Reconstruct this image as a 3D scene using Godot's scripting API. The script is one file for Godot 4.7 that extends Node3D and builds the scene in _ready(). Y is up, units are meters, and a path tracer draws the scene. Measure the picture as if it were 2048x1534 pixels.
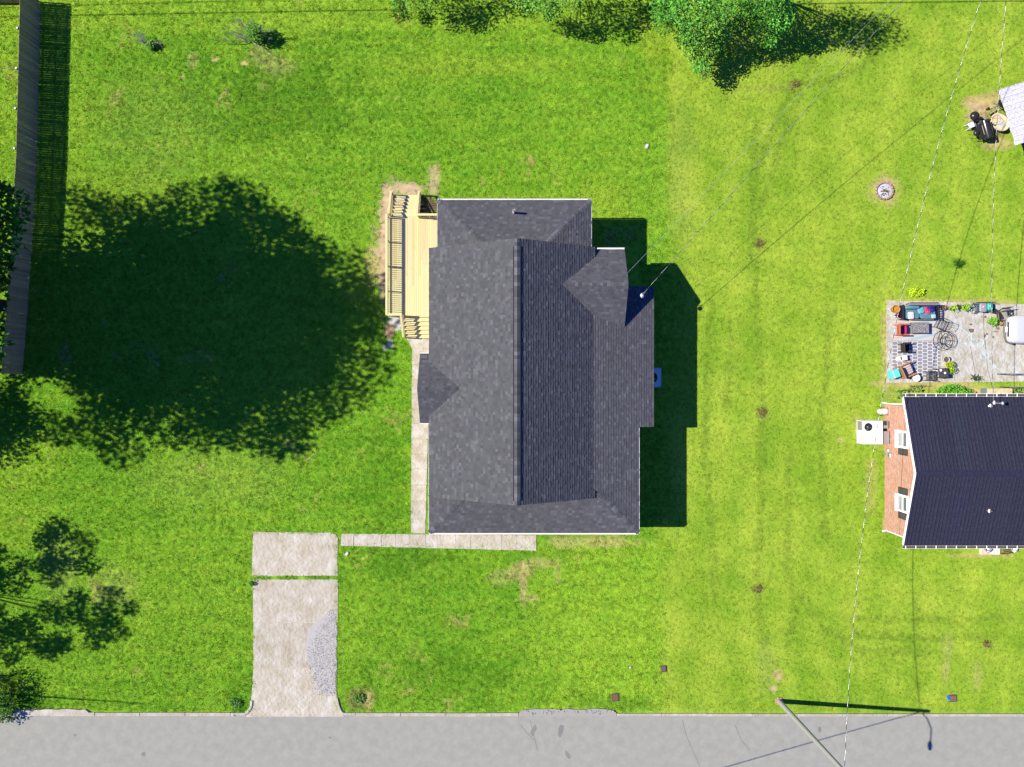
extends Node3D
# A house, its lawn and a neighbour's yard seen from a drone straight above. x runs east, z south, metres.

const EYE := 48.0        # drone height above the lawn
const FOC := 1420.0      # focal length in photograph pixels
var sun_slope := 0.95

func W(px: float, py: float, h: float = 0.0) -> Vector3:   # a photograph pixel at a known height, as a place on the plot
	return Vector3((px - 1024.0) * (EYE - h) / FOC, h, (py - 767.0) * (EYE - h) / FOC)

class MB:
	var v := PackedVector3Array()
	var n := PackedVector3Array()
	var c := PackedColorArray()
	var i := PackedInt32Array()
	var uv := PackedVector2Array()
	var col := Color(1, 1, 1)
	var xf := Transform3D()
	func face(pts: Array, centre = null) -> void:
		var a: Vector3 = xf * pts[0]
		var q := [a]
		for k in range(1, pts.size()):
			q.append(xf * pts[k])
		var nn: Vector3 = (q[1] - q[0]).cross(q[2] - q[0]).normalized()
		if centre != null:
			var m := Vector3.ZERO
			for p in q: m += p
			if nn.dot(m / q.size() - xf * centre) < 0.0:
				nn = -nn
				q.reverse()
		var s := v.size()
		for p in q:
			v.append(p); n.append(nn); c.append(col); uv.append(Vector2(p.x, p.z))
		for k in range(1, q.size() - 1):
			i.append_array([s, s + k + 1, s + k])
	func box(ctr: Vector3, size: Vector3, r := 0.0, bs := Basis()) -> void:
		var h := size * 0.5
		var keep := xf
		xf = xf * Transform3D(bs, ctr)
		if r <= 0.0:
			for ax in 3:
				for sg in [-1.0, 1.0]:
					var p := []
					for st in [[-1, -1], [1, -1], [1, 1], [-1, 1]]:
						var w := Vector3.ZERO
						w[ax] = sg * h[ax]
						w[(ax + 1) % 3] = st[0] * h[(ax + 1) % 3]
						w[(ax + 2) % 3] = st[1] * h[(ax + 2) % 3]
						p.append(w)
					face(p, Vector3.ZERO)
		else:
			var g := h - Vector3(r, r, r)
			for ax in 3:
				var b1 := (ax + 1) % 3
				var b2 := (ax + 2) % 3
				for sg in [-1.0, 1.0]:
					var p := []
					for st in [[-1, -1], [1, -1], [1, 1], [-1, 1]]:
						var w := Vector3.ZERO
						w[ax] = sg * h[ax]; w[b1] = st[0] * g[b1]; w[b2] = st[1] * g[b2]
						p.append(w)
					face(p, Vector3.ZERO)
				for s1 in [-1.0, 1.0]:
					for s2 in [-1.0, 1.0]:
						var p := []
						for st in [[-1, 0], [1, 0], [1, 1], [-1, 1]]:
							var w := Vector3.ZERO
							w[ax] = st[0] * g[ax]
							w[b1] = s1 * (h[b1] if st[1] == 0 else g[b1])
							w[b2] = s2 * (g[b2] if st[1] == 0 else h[b2])
							p.append(w)
						face(p, Vector3.ZERO)
			for sx in [-1.0, 1.0]:
				for sy in [-1.0, 1.0]:
					for sz in [-1.0, 1.0]:
						var s := Vector3(sx, sy, sz)
						face([Vector3(h.x, g.y, g.z) * s, Vector3(g.x, h.y, g.z) * s, Vector3(g.x, g.y, h.z) * s], Vector3.ZERO)
		xf = keep
	func bar(a: Vector3, b: Vector3, wide: float, tall: float, r := 0.0) -> void:   # a beam from a to b
		var d := b - a
		var z := d.normalized()
		var up := Vector3.UP if absf(z.y) < 0.95 else Vector3.RIGHT
		var x := up.cross(z).normalized()
		box((a + b) * 0.5, Vector3(wide, tall, d.length()), r, Basis(x, z.cross(x), z))
	func grid(rows: Array, wrap := true) -> void:   # smooth skin over rows of points
		var nr := rows.size()
		var nc: int = rows[0].size()
		var s := v.size()
		var mid := []
		for r in nr:
			var m := Vector3.ZERO
			for k in nc: m += rows[r][k]
			mid.append(m / nc)
		var sign_sum := 0.0
		var nm := []
		for r in nr:
			for k in nc:
				var kr := (k + 1) % nc if wrap else mini(k + 1, nc - 1)
				var kl := (k + nc - 1) % nc if wrap else maxi(k - 1, 0)
				var du: Vector3 = rows[r][kr] - rows[r][kl]
				var dv: Vector3 = rows[mini(r + 1, nr - 1)][k] - rows[maxi(r - 1, 0)][k]
				if du.length() < 1e-5:
					var r2 := 1 if r == 0 else r - 1
					du = rows[r2][kr] - rows[r2][kl]
				var nn := du.cross(dv).normalized()
				nm.append(nn)
				sign_sum += nn.dot(rows[r][k] - mid[r]) if wrap else nn.y
		var f := 1.0 if sign_sum >= 0.0 else -1.0
		for r in nr:
			for k in nc:
				var p: Vector3 = xf * rows[r][k]
				v.append(p); n.append((xf.basis * nm[r * nc + k]).normalized() * f); c.append(col); uv.append(Vector2(p.x, p.z))
		for r in nr - 1:
			for k in (nc if wrap else nc - 1):
				var k2 := (k + 1) % nc
				var a := s + r * nc + k
				var b := s + r * nc + k2
				var d := a + nc
				var e := b + nc
				if f > 0.0: i.append_array([a, e, b, a, d, e])
				else: i.append_array([a, b, e, a, e, d])
	func tube(pts: Array, radii, sides := 8, cap := true) -> void:
		var rows := []
		var x := Vector3.ZERO
		for k in pts.size():
			var t: Vector3 = (pts[mini(k + 1, pts.size() - 1)] - pts[maxi(k - 1, 0)]).normalized()
			if x == Vector3.ZERO:
				x = (Vector3.UP if absf(t.y) < 0.9 else Vector3.RIGHT).cross(t).normalized()
			else:
				x = (x - t * x.dot(t)).normalized()
			var y := t.cross(x)
			var rad: float = radii[k] if radii is Array else radii
			var ring := []
			for s in sides:
				var a := TAU * s / sides
				ring.append(pts[k] + (x * cos(a) + y * sin(a)) * rad)
			rows.append(ring)
		grid(rows)
		if cap and sides > 3:
			var inner: Vector3 = (pts[0] + pts[pts.size() - 1]) * 0.5
			face(rows[0], inner)
			face(rows[rows.size() - 1], inner)
	func lathe(prof: Array, at := Vector3.ZERO, seg := 20, sx := 1.0, sz := 1.0) -> void:   # Vector2(radius, height)
		var rows := []
		for p in prof:
			var ring := []
			for s in seg:
				var a := TAU * s / seg
				ring.append(at + Vector3(cos(a) * p.x * sx, p.y, sin(a) * p.x * sz))
			rows.append(ring)
		grid(rows)
	func ball(at: Vector3, r: Vector3, seg := 14, rings := 8) -> void:
		var rows := []
		for k in rings + 1:
			var t := PI * k / rings
			var ring := []
			for s in seg:
				var a := TAU * s / seg
				ring.append(at + Vector3(cos(a) * sin(t) * r.x, -cos(t) * r.y, sin(a) * sin(t) * r.z))
			rows.append(ring)
		grid(rows)
	func prism(poly: PackedVector2Array, y0: float, y1: float) -> void:   # (x, z) outline, flat top
		var id := Geometry2D.triangulate_polygon(poly)
		for k in range(0, id.size(), 3):
			var t := []
			for j in 3: t.append(Vector3(poly[id[k + j]].x, y1, poly[id[k + j]].y))
			face(t, Vector3((t[0].x + t[1].x + t[2].x) / 3.0, y1 - 1.0, (t[0].z + t[1].z + t[2].z) / 3.0))
		var m := poly.size()
		var cw := Geometry2D.is_polygon_clockwise(poly)
		for k in m:
			var a := poly[k]
			var b := poly[(k + 1) % m]
			var w := [Vector3(a.x, y0, a.y), Vector3(b.x, y0, b.y), Vector3(b.x, y1, b.y), Vector3(a.x, y1, a.y)]
			if not cw: w.reverse()
			face(w)
	func leaf(p: Vector3, d: Vector3, up: Vector3, ln: float, wd: float) -> void:
		var s := d.cross(up).normalized() * wd * 0.5
		var nn := s.cross(d).normalized()
		if nn.y < 0.0: nn = -nn
		var b := v.size()
		var fold := nn * ln * 0.12
		v.append(p); v.append(p + d * ln * 0.5 + s + fold); v.append(p + d * ln); v.append(p + d * ln * 0.5 - s + fold)
		for k in 4:
			n.append(nn); c.append(col); uv.append(Vector2.ZERO)
		if (v[b + 1] - v[b]).cross(v[b + 2] - v[b]).y > 0.0: i.append_array([b, b + 2, b + 1, b, b + 3, b + 2])
		else: i.append_array([b, b + 1, b + 2, b, b + 2, b + 3])
	func mesh(mat: Material, org := Vector3.ZERO) -> ArrayMesh:
		if org != Vector3.ZERO:
			for k in v.size(): v[k] -= org
		var a := []
		a.resize(Mesh.ARRAY_MAX)
		a[Mesh.ARRAY_VERTEX] = v; a[Mesh.ARRAY_NORMAL] = n; a[Mesh.ARRAY_COLOR] = c; a[Mesh.ARRAY_TEX_UV] = uv; a[Mesh.ARRAY_INDEX] = i
		var m := ArrayMesh.new()
		m.add_surface_from_arrays(Mesh.PRIMITIVE_TRIANGLES, a)
		m.surface_set_material(0, mat)
		return m

var used := {}
var org := Vector3.ZERO
var M := {}
var rng := RandomNumberGenerator.new()

func rnd(a: float, b: float) -> float: return rng.randf_range(a, b)
func C(r: float, g: float, b: float) -> Color: return Color(r, g, b)

func numbered(called: String) -> String:
	if not used.has(called):
		used[called] = 0
		return called
	used[called] += 1
	return "%s_%03d" % [called, used[called]]

# a thing built in plot coordinates: its node stands at base and parts are shifted there
func thing(called: String, label: String, category: String, base: Vector3, group := "") -> Node3D:
	var o := Node3D.new()
	o.name = numbered(called)
	add_child(o)
	o.position = base
	org = base
	o.set_meta("label", label); o.set_meta("category", category)
	if group: o.set_meta("group", group)
	return o

# a thing built round its own base and turned
func local(called: String, label: String, category: String, base: Vector3, turn := 0.0, group := "") -> Node3D:
	var o := thing(called, label, category, base, group)
	o.rotation.y = turn
	org = Vector3.ZERO
	return o

func setting(called: String) -> Node3D:
	var o := Node3D.new()
	o.name = numbered(called)
	add_child(o)
	o.set_meta("kind", "structure")
	org = Vector3.ZERO
	return o

func part(parent: Node3D, called: String, b: MB, mat: Material, stuff := false) -> MeshInstance3D:
	var o := MeshInstance3D.new()
	o.name = called
	o.mesh = b.mesh(mat, org)
	parent.add_child(o, true)
	if stuff: o.set_meta("kind", "stuff")
	return o

func put(parent: Node3D, called: String, m: Mesh, t: Transform3D) -> MeshInstance3D:
	var o := MeshInstance3D.new()
	o.name = called
	o.mesh = m
	o.transform = t
	parent.add_child(o, true)
	return o

# ---------------------------------------------------------------- materials
func noise_tex(seed_: int, freq: float, lo: float, hi: float, octaves := 4, size := 512, kind := FastNoiseLite.TYPE_SIMPLEX_SMOOTH, tint := Color(1, 1, 1), contrast := 1.0) -> ImageTexture:
	var f := FastNoiseLite.new()
	f.seed = seed_; f.frequency = freq; f.noise_type = kind
	f.fractal_octaves = octaves; f.fractal_gain = 0.6
	var im := f.get_seamless_image(size, size)
	im.convert(Image.FORMAT_RGB8)
	var d := im.get_data()
	var lut := PackedByteArray()
	lut.resize(768)
	for k in 256:
		var t := clampf((k / 255.0 - 0.5) * contrast + 0.5, 0.0, 1.0)
		var g := lerpf(lo, hi, t)
		lut[k * 3] = int(255.0 * clampf(lerpf(g, g * tint.r, 1.0 - t), 0, 1))
		lut[k * 3 + 1] = int(255.0 * clampf(lerpf(g, g * tint.g, 1.0 - t), 0, 1))
		lut[k * 3 + 2] = int(255.0 * clampf(lerpf(g, g * tint.b, 1.0 - t), 0, 1))
	for k in size * size:
		var q := d[k * 3]
		d[k * 3] = lut[q * 3]; d[k * 3 + 1] = lut[q * 3 + 1]; d[k * 3 + 2] = lut[q * 3 + 2]
	im = Image.create_from_data(size, size, false, Image.FORMAT_RGB8, d)
	return ImageTexture.create_from_image(im)

func bump_tex(seed_: int, freq: float, size := 512) -> ImageTexture:
	var f := FastNoiseLite.new()
	f.seed = seed_; f.frequency = freq; f.fractal_octaves = 4
	var im := f.get_seamless_image(size, size)
	im.bump_map_to_normal_map(6.0)
	return ImageTexture.create_from_image(im)

func surf(rough: float, metal := 0.0, tex: Texture2D = null, scale := 1.0, bump: Texture2D = null, bump_amount := 0.5) -> StandardMaterial3D:
	var m := StandardMaterial3D.new()
	m.vertex_color_use_as_albedo = true
	m.roughness = rough
	m.metallic = metal
	m.metallic_specular = 0.4
	if tex:
		m.albedo_texture = tex
	if bump:
		m.normal_enabled = true
		m.normal_texture = bump
		m.normal_scale = bump_amount
	if tex or bump:
		m.uv1_triplanar = true
		m.uv1_world_triplanar = true
		m.uv1_scale = Vector3.ONE * scale
	return m

func make_materials() -> void:
	var grain := noise_tex(3, 0.03, 0.72, 1.0, 5)
	var speck := noise_tex(5, 0.11, 0.6, 1.0, 3)
	var blotch := noise_tex(7, 0.012, 0.86, 1.0, 5, 512, FastNoiseLite.TYPE_SIMPLEX_SMOOTH, Color(1.0, 0.97, 0.90), 1.4)
	var lichen := noise_tex(8, 0.02, 0.87, 1.0, 6, 512, FastNoiseLite.TYPE_SIMPLEX_SMOOTH, Color(1.0, 0.97, 0.88), 1.6)
	var bmp := bump_tex(11, 0.05)
	M.plain = surf(0.85, 0.0, grain, 0.8)
	M.cloth = surf(0.95, 0.0, speck, 2.0, bmp, 0.4)
	M.gloss = surf(0.3)
	M.plastic = surf(0.45)
	M.metal = surf(0.38, 0.7)
	M.iron = surf(0.55, 0.3)
	M.wood = surf(0.8, 0.0, grain, 1.3, bmp, 0.3)
	M.old_wood = surf(0.95, 0.0, speck, 0.7, bmp, 0.6)
	M.shingle = surf(0.9, 0.0, speck, 1.6, bmp, 0.5)
	M.roof_metal = surf(0.42, 0.25, grain, 0.25)
	M.concrete = surf(0.9, 0.0, blotch, 0.16, bmp, 0.35)
	M.patio = surf(0.9, 0.0, lichen, 0.13, bmp, 0.35)
	M.asphalt = surf(0.95, 0.0, noise_tex(21, 0.02, 0.925, 1.0, 8, 1024, FastNoiseLite.TYPE_SIMPLEX_SMOOTH, Color(1, 1, 1), 1.3), 0.06)
	M.stone = surf(0.92, 0.0, speck, 1.0, bmp, 0.8)
	M.brick = surf(0.92, 0.0, speck, 1.2, bmp, 0.5)
	M.bark = surf(0.95, 0.0, speck, 0.9, bmp, 0.9)
	M.leaf = surf(0.62)
	M.leaf.metallic_specular = 0.25
	M.leaf.backlight = Color(0.5, 0.6, 0.15)
	M.leaf.cull_mode = BaseMaterial3D.CULL_DISABLED
	M.grass = surf(0.8)
	M.grass.metallic_specular = 0.08
	M.grass.backlight = Color(0.6, 0.6, 0.3)
	M.grass.cull_mode = BaseMaterial3D.CULL_DISABLED
	M.drive = surf(0.9, 0.0, noise_tex(41, 0.014, 0.87, 1.0, 6, 512, FastNoiseLite.TYPE_SIMPLEX_SMOOTH, Color(1.0, 0.97, 0.90), 1.3), 0.11, bmp, 0.35)
	M.gravel = surf(0.95, 0.0, noise_tex(43, 0.2, 0.72, 1.0, 2), 0.6, bmp, 0.8)
	M.floral = surf(0.95, 0.0, noise_tex(51, 0.09, 0.25, 1.0, 2, 512, FastNoiseLite.TYPE_CELLULAR, Color(0.7, 0.9, 1.0), 2.0), 1.1, bmp, 0.4)
	M.floral.albedo_color = Color(1.6, 1.6, 1.6)
	M.mottle = surf(0.5, 0.0, noise_tex(52, 0.02, 0.55, 1.0, 4, 512, FastNoiseLite.TYPE_SIMPLEX_SMOOTH, Color(0.9, 1.0, 1.05), 1.8), 0.9)
	M.enamel = surf(0.22)
	M.paint = surf(0.28, 0.35)
	M.paint.clearcoat_enabled = true
	M.metal_white = surf(0.5, 0.1, grain, 0.4)
	M.glass = StandardMaterial3D.new()
	M.glass.albedo_color = Color(0.55, 0.6, 0.62, 0.35)
	M.glass.transparency = BaseMaterial3D.TRANSPARENCY_ALPHA
	M.glass.roughness = 0.05

# ---------------------------------------------------------------- lawn
const LX0 := -320.0
const LY0 := -290.0
const LSTEP := 2.5
const LNX := 1076
const LNY := 704
var lr := PackedFloat32Array()
var lg := PackedFloat32Array()
var lb := PackedFloat32Array()
var lm := PackedFloat32Array()    # how much grass grows there
var lside := PackedFloat32Array() # 0 coarse lawn, 1 fine mown lawn

func noise_bytes(seed_: int, freq: float, oct: int) -> PackedByteArray:
	var f := FastNoiseLite.new()
	f.seed = seed_; f.frequency = freq; f.fractal_octaves = oct
	var im := f.get_image(LNX, LNY)
	im.convert(Image.FORMAT_L8)
	return im.get_data()

func build_lawn() -> void:
	var n1 := noise_bytes(31, 0.006, 4)
	var n2 := noise_bytes(32, 0.03, 4)
	var n3 := noise_bytes(33, 0.17, 3)
	var n4 := noise_bytes(34, 0.012, 5)
	var tot := LNX * LNY
	lr.resize(tot); lg.resize(tot); lb.resize(tot); lm.resize(tot); lside.resize(tot)
	for j in LNY:
		var py := LY0 + j * LSTEP
		var edge := 1338.0
		var soft := 9.0
		if py > 560.0:
			edge = lerpf(1338.0, 1322.0, clampf((py - 560.0) / 500.0, 0, 1))
			soft = 22.0 if py < 1120.0 else 16.0
		for i in LNX:
			var px := LX0 + i * LSTEP
			var k := j * LNX + i
			var a := n1[k] / 255.0 - 0.5
			var b := n2[k] / 255.0 - 0.5
			var c := n3[k] / 255.0 - 0.5
			var e := n4[k] / 255.0 - 0.5
			var s := clampf((px - edge + b * 14.0) / soft * 0.5 + 0.5, 0.0, 1.0)
			# coarse lawn: mixed weeds and grass, dry in places, faint east-west mower lanes
			var y := 0.44 + a * 0.42 + b * 0.45 + c * 0.6 + 0.085 * sin(py * 0.165 + a * 9.0)
			if py < 66.0: y += 0.35 * clampf((66.0 - py) / 12.0, 0, 1)
			if px > 1040.0 and py > 1080.0: y += 0.30 * clampf((px - 1040.0) / 90.0, 0, 1)
			if px > 128.0 and px < 168.0 and py < 420.0: y += 0.16
			if px < 110.0 and py > 850.0 and py < 1100.0: y += 0.25
			if px < 78.0 and py < 600.0: y += 0.2
			y = clampf(y, 0.0, 1.0)
			var r0 := lerpf(0.102, 0.232, y)
			var g0 := lerpf(0.268, 0.388, y)
			var b0 := lerpf(0.014, 0.027, y)
			var dry := clampf((e * 1.1 + b * 0.8 + c * 0.7 - 0.41) * 3.0, 0.0, 0.75)
			r0 = lerpf(r0, 0.30, dry); g0 = lerpf(g0, 0.28, dry); b0 = lerpf(b0, 0.085, dry)
			# fine lawn: yellower, long swinging mower lanes
			var z := 0.42 + e * 0.8 + b * 0.45 + c * 0.25 + 0.13 * sin((px + 0.06 * py) * 0.085 + a * 5.0) + 0.09 * sin((px * 0.35 - py) * 0.09 + a * 6.0)
			z = clampf(z, 0.0, 1.0)
			var r1 := lerpf(0.156, 0.30, z)
			var g1 := lerpf(0.29, 0.40, z)
			var b1 := lerpf(0.016, 0.038, z)
			lr[k] = lerpf(r0, r1, s); lg[k] = lerpf(g0, g1, s); lb[k] = lerpf(b0, b1, s)
			lm[k] = 1.0
			lside[k] = s
	# patches of bare soil, straw, gravel: x, y, half width, half height, kind, strength
	var kinds := {"soil": [0.44, 0.33, 0.20, 0.05], "straw": [0.40, 0.34, 0.13, 0.55], "gravel": [0.50, 0.50, 0.50, 0.0],
		"brown": [0.20, 0.17, 0.06, 0.7], "lime": [0.27, 0.37, 0.03, 1.0], "lush": [0.05, 0.17, 0.008, 1.0], "tan": [0.50, 0.34, 0.17, 0.0], "mulch": [0.16, 0.10, 0.055, 0.1], "olive": [0.125, 0.205, 0.018, 1.0]}
	var spots := [
		[812, 378, 34, 14, "soil", 1.0], [778, 405, 16, 42, "soil", 0.95], [768, 470, 11, 60, "soil", 0.9], [750, 530, 20, 34, "straw", 0.8], [764, 560, 10, 60, "soil", 0.7],
		[866, 368, 16, 30, "soil", 0.75], [872, 345, 8, 20, "straw", 0.6], [792, 645, 17, 14, "gravel", 1.0], [778, 658, 11, 14, "tan", 1.0], [790, 500, 40, 100, "soil", 0.9], [852, 420, 24, 40, "mulch", 0.9],
		[780, 688, 5, 9, "gravel", 0.8], [768, 694, 4, 5, "gravel", 0.8], [843, 680, 22, 9, "gravel", 0.5],
		[1040, 1140, 26, 14, "straw", 0.5], [1085, 1125, 30, 12, "straw", 0.55], [1046, 1168, 8, 40, "straw", 0.7], [1066, 1196, 12, 10, "straw", 0.6], [1000, 1150, 30, 16, "straw", 0.35], [1114, 1140, 8, 28, "straw", 0.4],
		[1180, 1082, 100, 14, "straw", 0.6], [716, 1396, 26, 20, "brown", 0.75], [475, 1405, 22, 18, "lush", 0.8], [738, 1400, 8, 20, "straw", 0.7],
		[520, 108, 26, 16, "straw", 0.45], [555, 130, 40, 18, "straw", 0.5], [430, 117, 8, 6, "tan", 0.8], [488, 125, 8, 6, "tan", 0.8], [362, 153, 6, 4, "tan", 0.6], [385, 120, 10, 14, "straw", 0.4],
		[1590, 168, 16, 8, "brown", 0.5], [1518, 487, 8, 14, "brown", 0.5], [1523, 825, 12, 12, "brown", 0.5], [1515, 1177, 12, 12, "brown", 0.45], [1972, 1287, 10, 10, "brown", 0.4], [1918, 527, 16, 12, "lush", 0.8], [1550, 175, 60, 8, "brown", 0.35],
		[1556, 1350, 10, 12, "straw", 0.9], [1530, 1330, 22, 50, "straw", 0.15], [1546, 1376, 8, 6, "soil", 0.8], [1895, 1290, 12, 30, "straw", 0.3], [1955, 1350, 10, 30, "straw", 0.3], [1890, 1345, 8, 25, "straw", 0.4],
		[1768, 382, 30, 28, "straw", 0.85], [1768, 382, 19, 19, "soil", 1.0], [1962, 208, 40, 18, "tan", 0.7], [1955, 235, 26, 26, "soil", 0.8], [1990, 190, 30, 14, "straw", 0.6], [2000, 285, 30, 14, "straw", 0.8], [1985, 250, 40, 30, "mulch", 0.6],
		[1770, 690, 9, 100, "straw", 0.8], [1890, 603, 130, 7, "straw", 0.8], [1860, 766, 100, 9, "straw", 0.85], [1920, 775, 60, 14, "straw", 0.7], [1830, 790, 60, 18, "straw", 0.35], [1950, 788, 14, 16, "tan", 0.7],
		[1770, 825, 12, 22, "straw", 0.5], [1712, 850, 8, 26, "straw", 0.5], [1762, 890, 14, 10, "straw", 0.4], [1768, 1050, 5, 20, "straw", 0.7], [1740, 960, 14, 60, "straw", 0.3], [1700, 900, 20, 200, "lime", 0.35],
		[1960, 1110, 60, 6, "straw", 0.6], [60, 1400, 60, 26, "lush", 0.6], [120, 1130, 40, 80, "straw", 0.15], [230, 1170, 40, 40, "straw", 0.2], [1680, 878, 6, 5, "soil", 0.6], [1760, 590, 80, 30, "lime", 0.3],
		[250, 400, 120, 60, "lime", 0.35], [560, 200, 160, 90, "lush", 0.45], [300, 260, 120, 100, "straw", 0.08], [960, 130, 200, 20, "lime", 0.4], [1310, 60, 40, 60, "lime", 0.55], [1360, 330, 30, 160, "straw", 0.1],
		[720, 560, 30, 60, "lime", 0.3], [420, 960, 160, 60, "straw", 0.08], [760, 960, 50, 110, "lush", 0.35], [800, 1120, 120, 30, "lush", 0.5], [1200, 420, 60, 60, "lime", 0.4], [1440, 160, 160, 40, "lime", 0.3], [1650, 600, 120, 300, "lime", 0.25], [900, 1350, 160, 50, "lush", 0.35], [1225, 1405, 90, 14, "lush", 0.4]]
	# wheel tracks and lanes left by the mower
	for tr in [[[1512, 250], [1502, 480], [1518, 700], [1524, 900], [1512, 1180], [1530, 1300]], [[1585, 172], [1530, 290], [1508, 360]], [[1760, 110], [1690, 150], [1600, 172]], [[1580, 900], [1572, 1120], [1590, 1220], [1570, 1300]], [[1700, 1235], [1830, 1240], [2030, 1236]], [[1710, 1268], [1840, 1275], [2000, 1270]], [[1600, 1190], [1650, 1255], [1720, 1300], [1860, 1305]], [[1830, 960 + 230], [1832, 1420]], [[1420, 600], [1410, 900], [1430, 1200]], [[1460, 640], [1452, 820]], [[1660, 620], [1640, 860], [1650, 1080]], [[1620, 120], [1500, 470]]]:
		for q in tr.size() - 1:
			var n := int(Vector2(tr[q][0], tr[q][1]).distance_to(Vector2(tr[q + 1][0], tr[q + 1][1])) / 11.0) + 1
			for e in n:
				spots.append([lerpf(tr[q][0], tr[q + 1][0], float(e) / n), lerpf(tr[q][1], tr[q + 1][1], float(e) / n), 9.0, 9.0, "olive", 0.26])
	for sp in spots:
		var kd: Array = kinds[sp[4]]
		var i0 := maxi(0, int((sp[0] - sp[2] * 1.6 - LX0) / LSTEP))
		var i1 := mini(LNX - 1, int((sp[0] + sp[2] * 1.6 - LX0) / LSTEP))
		var j0 := maxi(0, int((sp[1] - sp[3] * 1.6 - LY0) / LSTEP))
		var j1 := mini(LNY - 1, int((sp[1] + sp[3] * 1.6 - LY0) / LSTEP))
		for j in range(j0, j1 + 1):
			for i in range(i0, i1 + 1):
				var k := j * LNX + i
				var dx: float = (LX0 + i * LSTEP - sp[0]) / sp[2]
				var dy: float = (LY0 + j * LSTEP - sp[1]) / sp[3]
				var d := sqrt(dx * dx + dy * dy) + (n2[k] / 255.0 - 0.5) * 0.9 + (n3[k] / 255.0 - 0.5) * 0.9
				var w: float = clampf((1.2 - d) / 0.55, 0.0, 1.0) * sp[5]
				if w > 0.0:
					var v := 0.8 + 0.4 * n3[k] / 255.0
					lr[k] = lerpf(lr[k], kd[0] * v, w); lg[k] = lerpf(lg[k], kd[1] * v, w); lb[k] = lerpf(lb[k], kd[2] * v, w)
					lm[k] = lerpf(lm[k], lm[k] * kd[3], w)
	# where buildings and paving stand no grass grows
	var bare := [[862, 404, 1176, 500], [866, 490, 1280, 1050], [509, 1069, 671, 1440], [685, 1071, 1068, 1089], [827, 672, 856, 1072], [1778, 606, 2400, 757], [1772, 808, 2400, 1062], [1718, 846, 1768, 886], [1964, 770, 2020, 800], [1962, 1092, 1998, 1106], [1308, 738, 1322, 772], [1755, 371, 1781, 393], [-400, 1424, 2400, 1500], [1040, 1418, 1228, 1440]]
	for q in bare:
		for j in range(maxi(0, int((q[1] - LY0) / LSTEP)), mini(LNY, int((q[3] - LY0) / LSTEP))):
			for i in range(maxi(0, int((q[0] - LX0) / LSTEP)), mini(LNX, int((q[2] - LX0) / LSTEP))):
				lm[j * LNX + i] = 0.0
	# the ground: one sheet to the horizon, soil and thatch tinted like the grass above it
	var bytes := PackedByteArray()
	bytes.resize(tot * 3)
	for k in tot:
		var f := 0.8 + 0.3 * (n3[k] / 255.0)
		bytes[k * 3] = int(255.0 * pow(clampf(lr[k] * f, 0, 1), 0.4545))
		bytes[k * 3 + 1] = int(255.0 * pow(clampf(lg[k] * f, 0, 1), 0.4545))
		bytes[k * 3 + 2] = int(255.0 * pow(clampf(lb[k] * f, 0, 1), 0.4545))
	var tex := ImageTexture.create_from_image(Image.create_from_data(LNX, LNY, false, Image.FORMAT_RGB8, bytes))
	var gm := StandardMaterial3D.new()
	gm.albedo_texture = tex
	gm.roughness = 0.95
	gm.metallic_specular = 0.1
	gm.texture_repeat = false
	var st := SurfaceTool.new()
	st.begin(Mesh.PRIMITIVE_TRIANGLES)
	var xs := [-600.0, -60.0, -30.0, 0.0, 30.0, 60.0, 600.0]
	var zs := [-600.0, -40.0, -20.0, 0.0, 20.0, 40.0, 600.0]
	for zz in zs:
		for xx in xs:
			st.set_normal(Vector3.UP)
			st.set_uv(Vector2((xx * FOC / EYE + 1024.0 - LX0) / (LNX * LSTEP), (zz * FOC / EYE + 767.0 - LY0) / (LNY * LSTEP)))
			st.add_vertex(Vector3(xx, 0, zz))
	for j in zs.size() - 1:
		for i in xs.size() - 1:
			var a := j * xs.size() + i
			for q in [a, a + 1, a + xs.size() + 1, a, a + xs.size() + 1, a + xs.size()]: st.add_index(q)
	var go := MeshInstance3D.new()
	go.name = "ground"
	go.mesh = st.commit()
	go.mesh.surface_set_material(0, gm)
	go.set_meta("kind", "structure")
	add_child(go)
	plant_grass()

func lawn_at(p: Vector3) -> int:
	var i := clampi(int((p.x * FOC / EYE + 1024.0 - LX0) / LSTEP), 0, LNX - 1)
	var j := clampi(int((p.z * FOC / EYE + 767.0 - LY0) / LSTEP), 0, LNY - 1)
	return j * LNX + i

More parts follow.
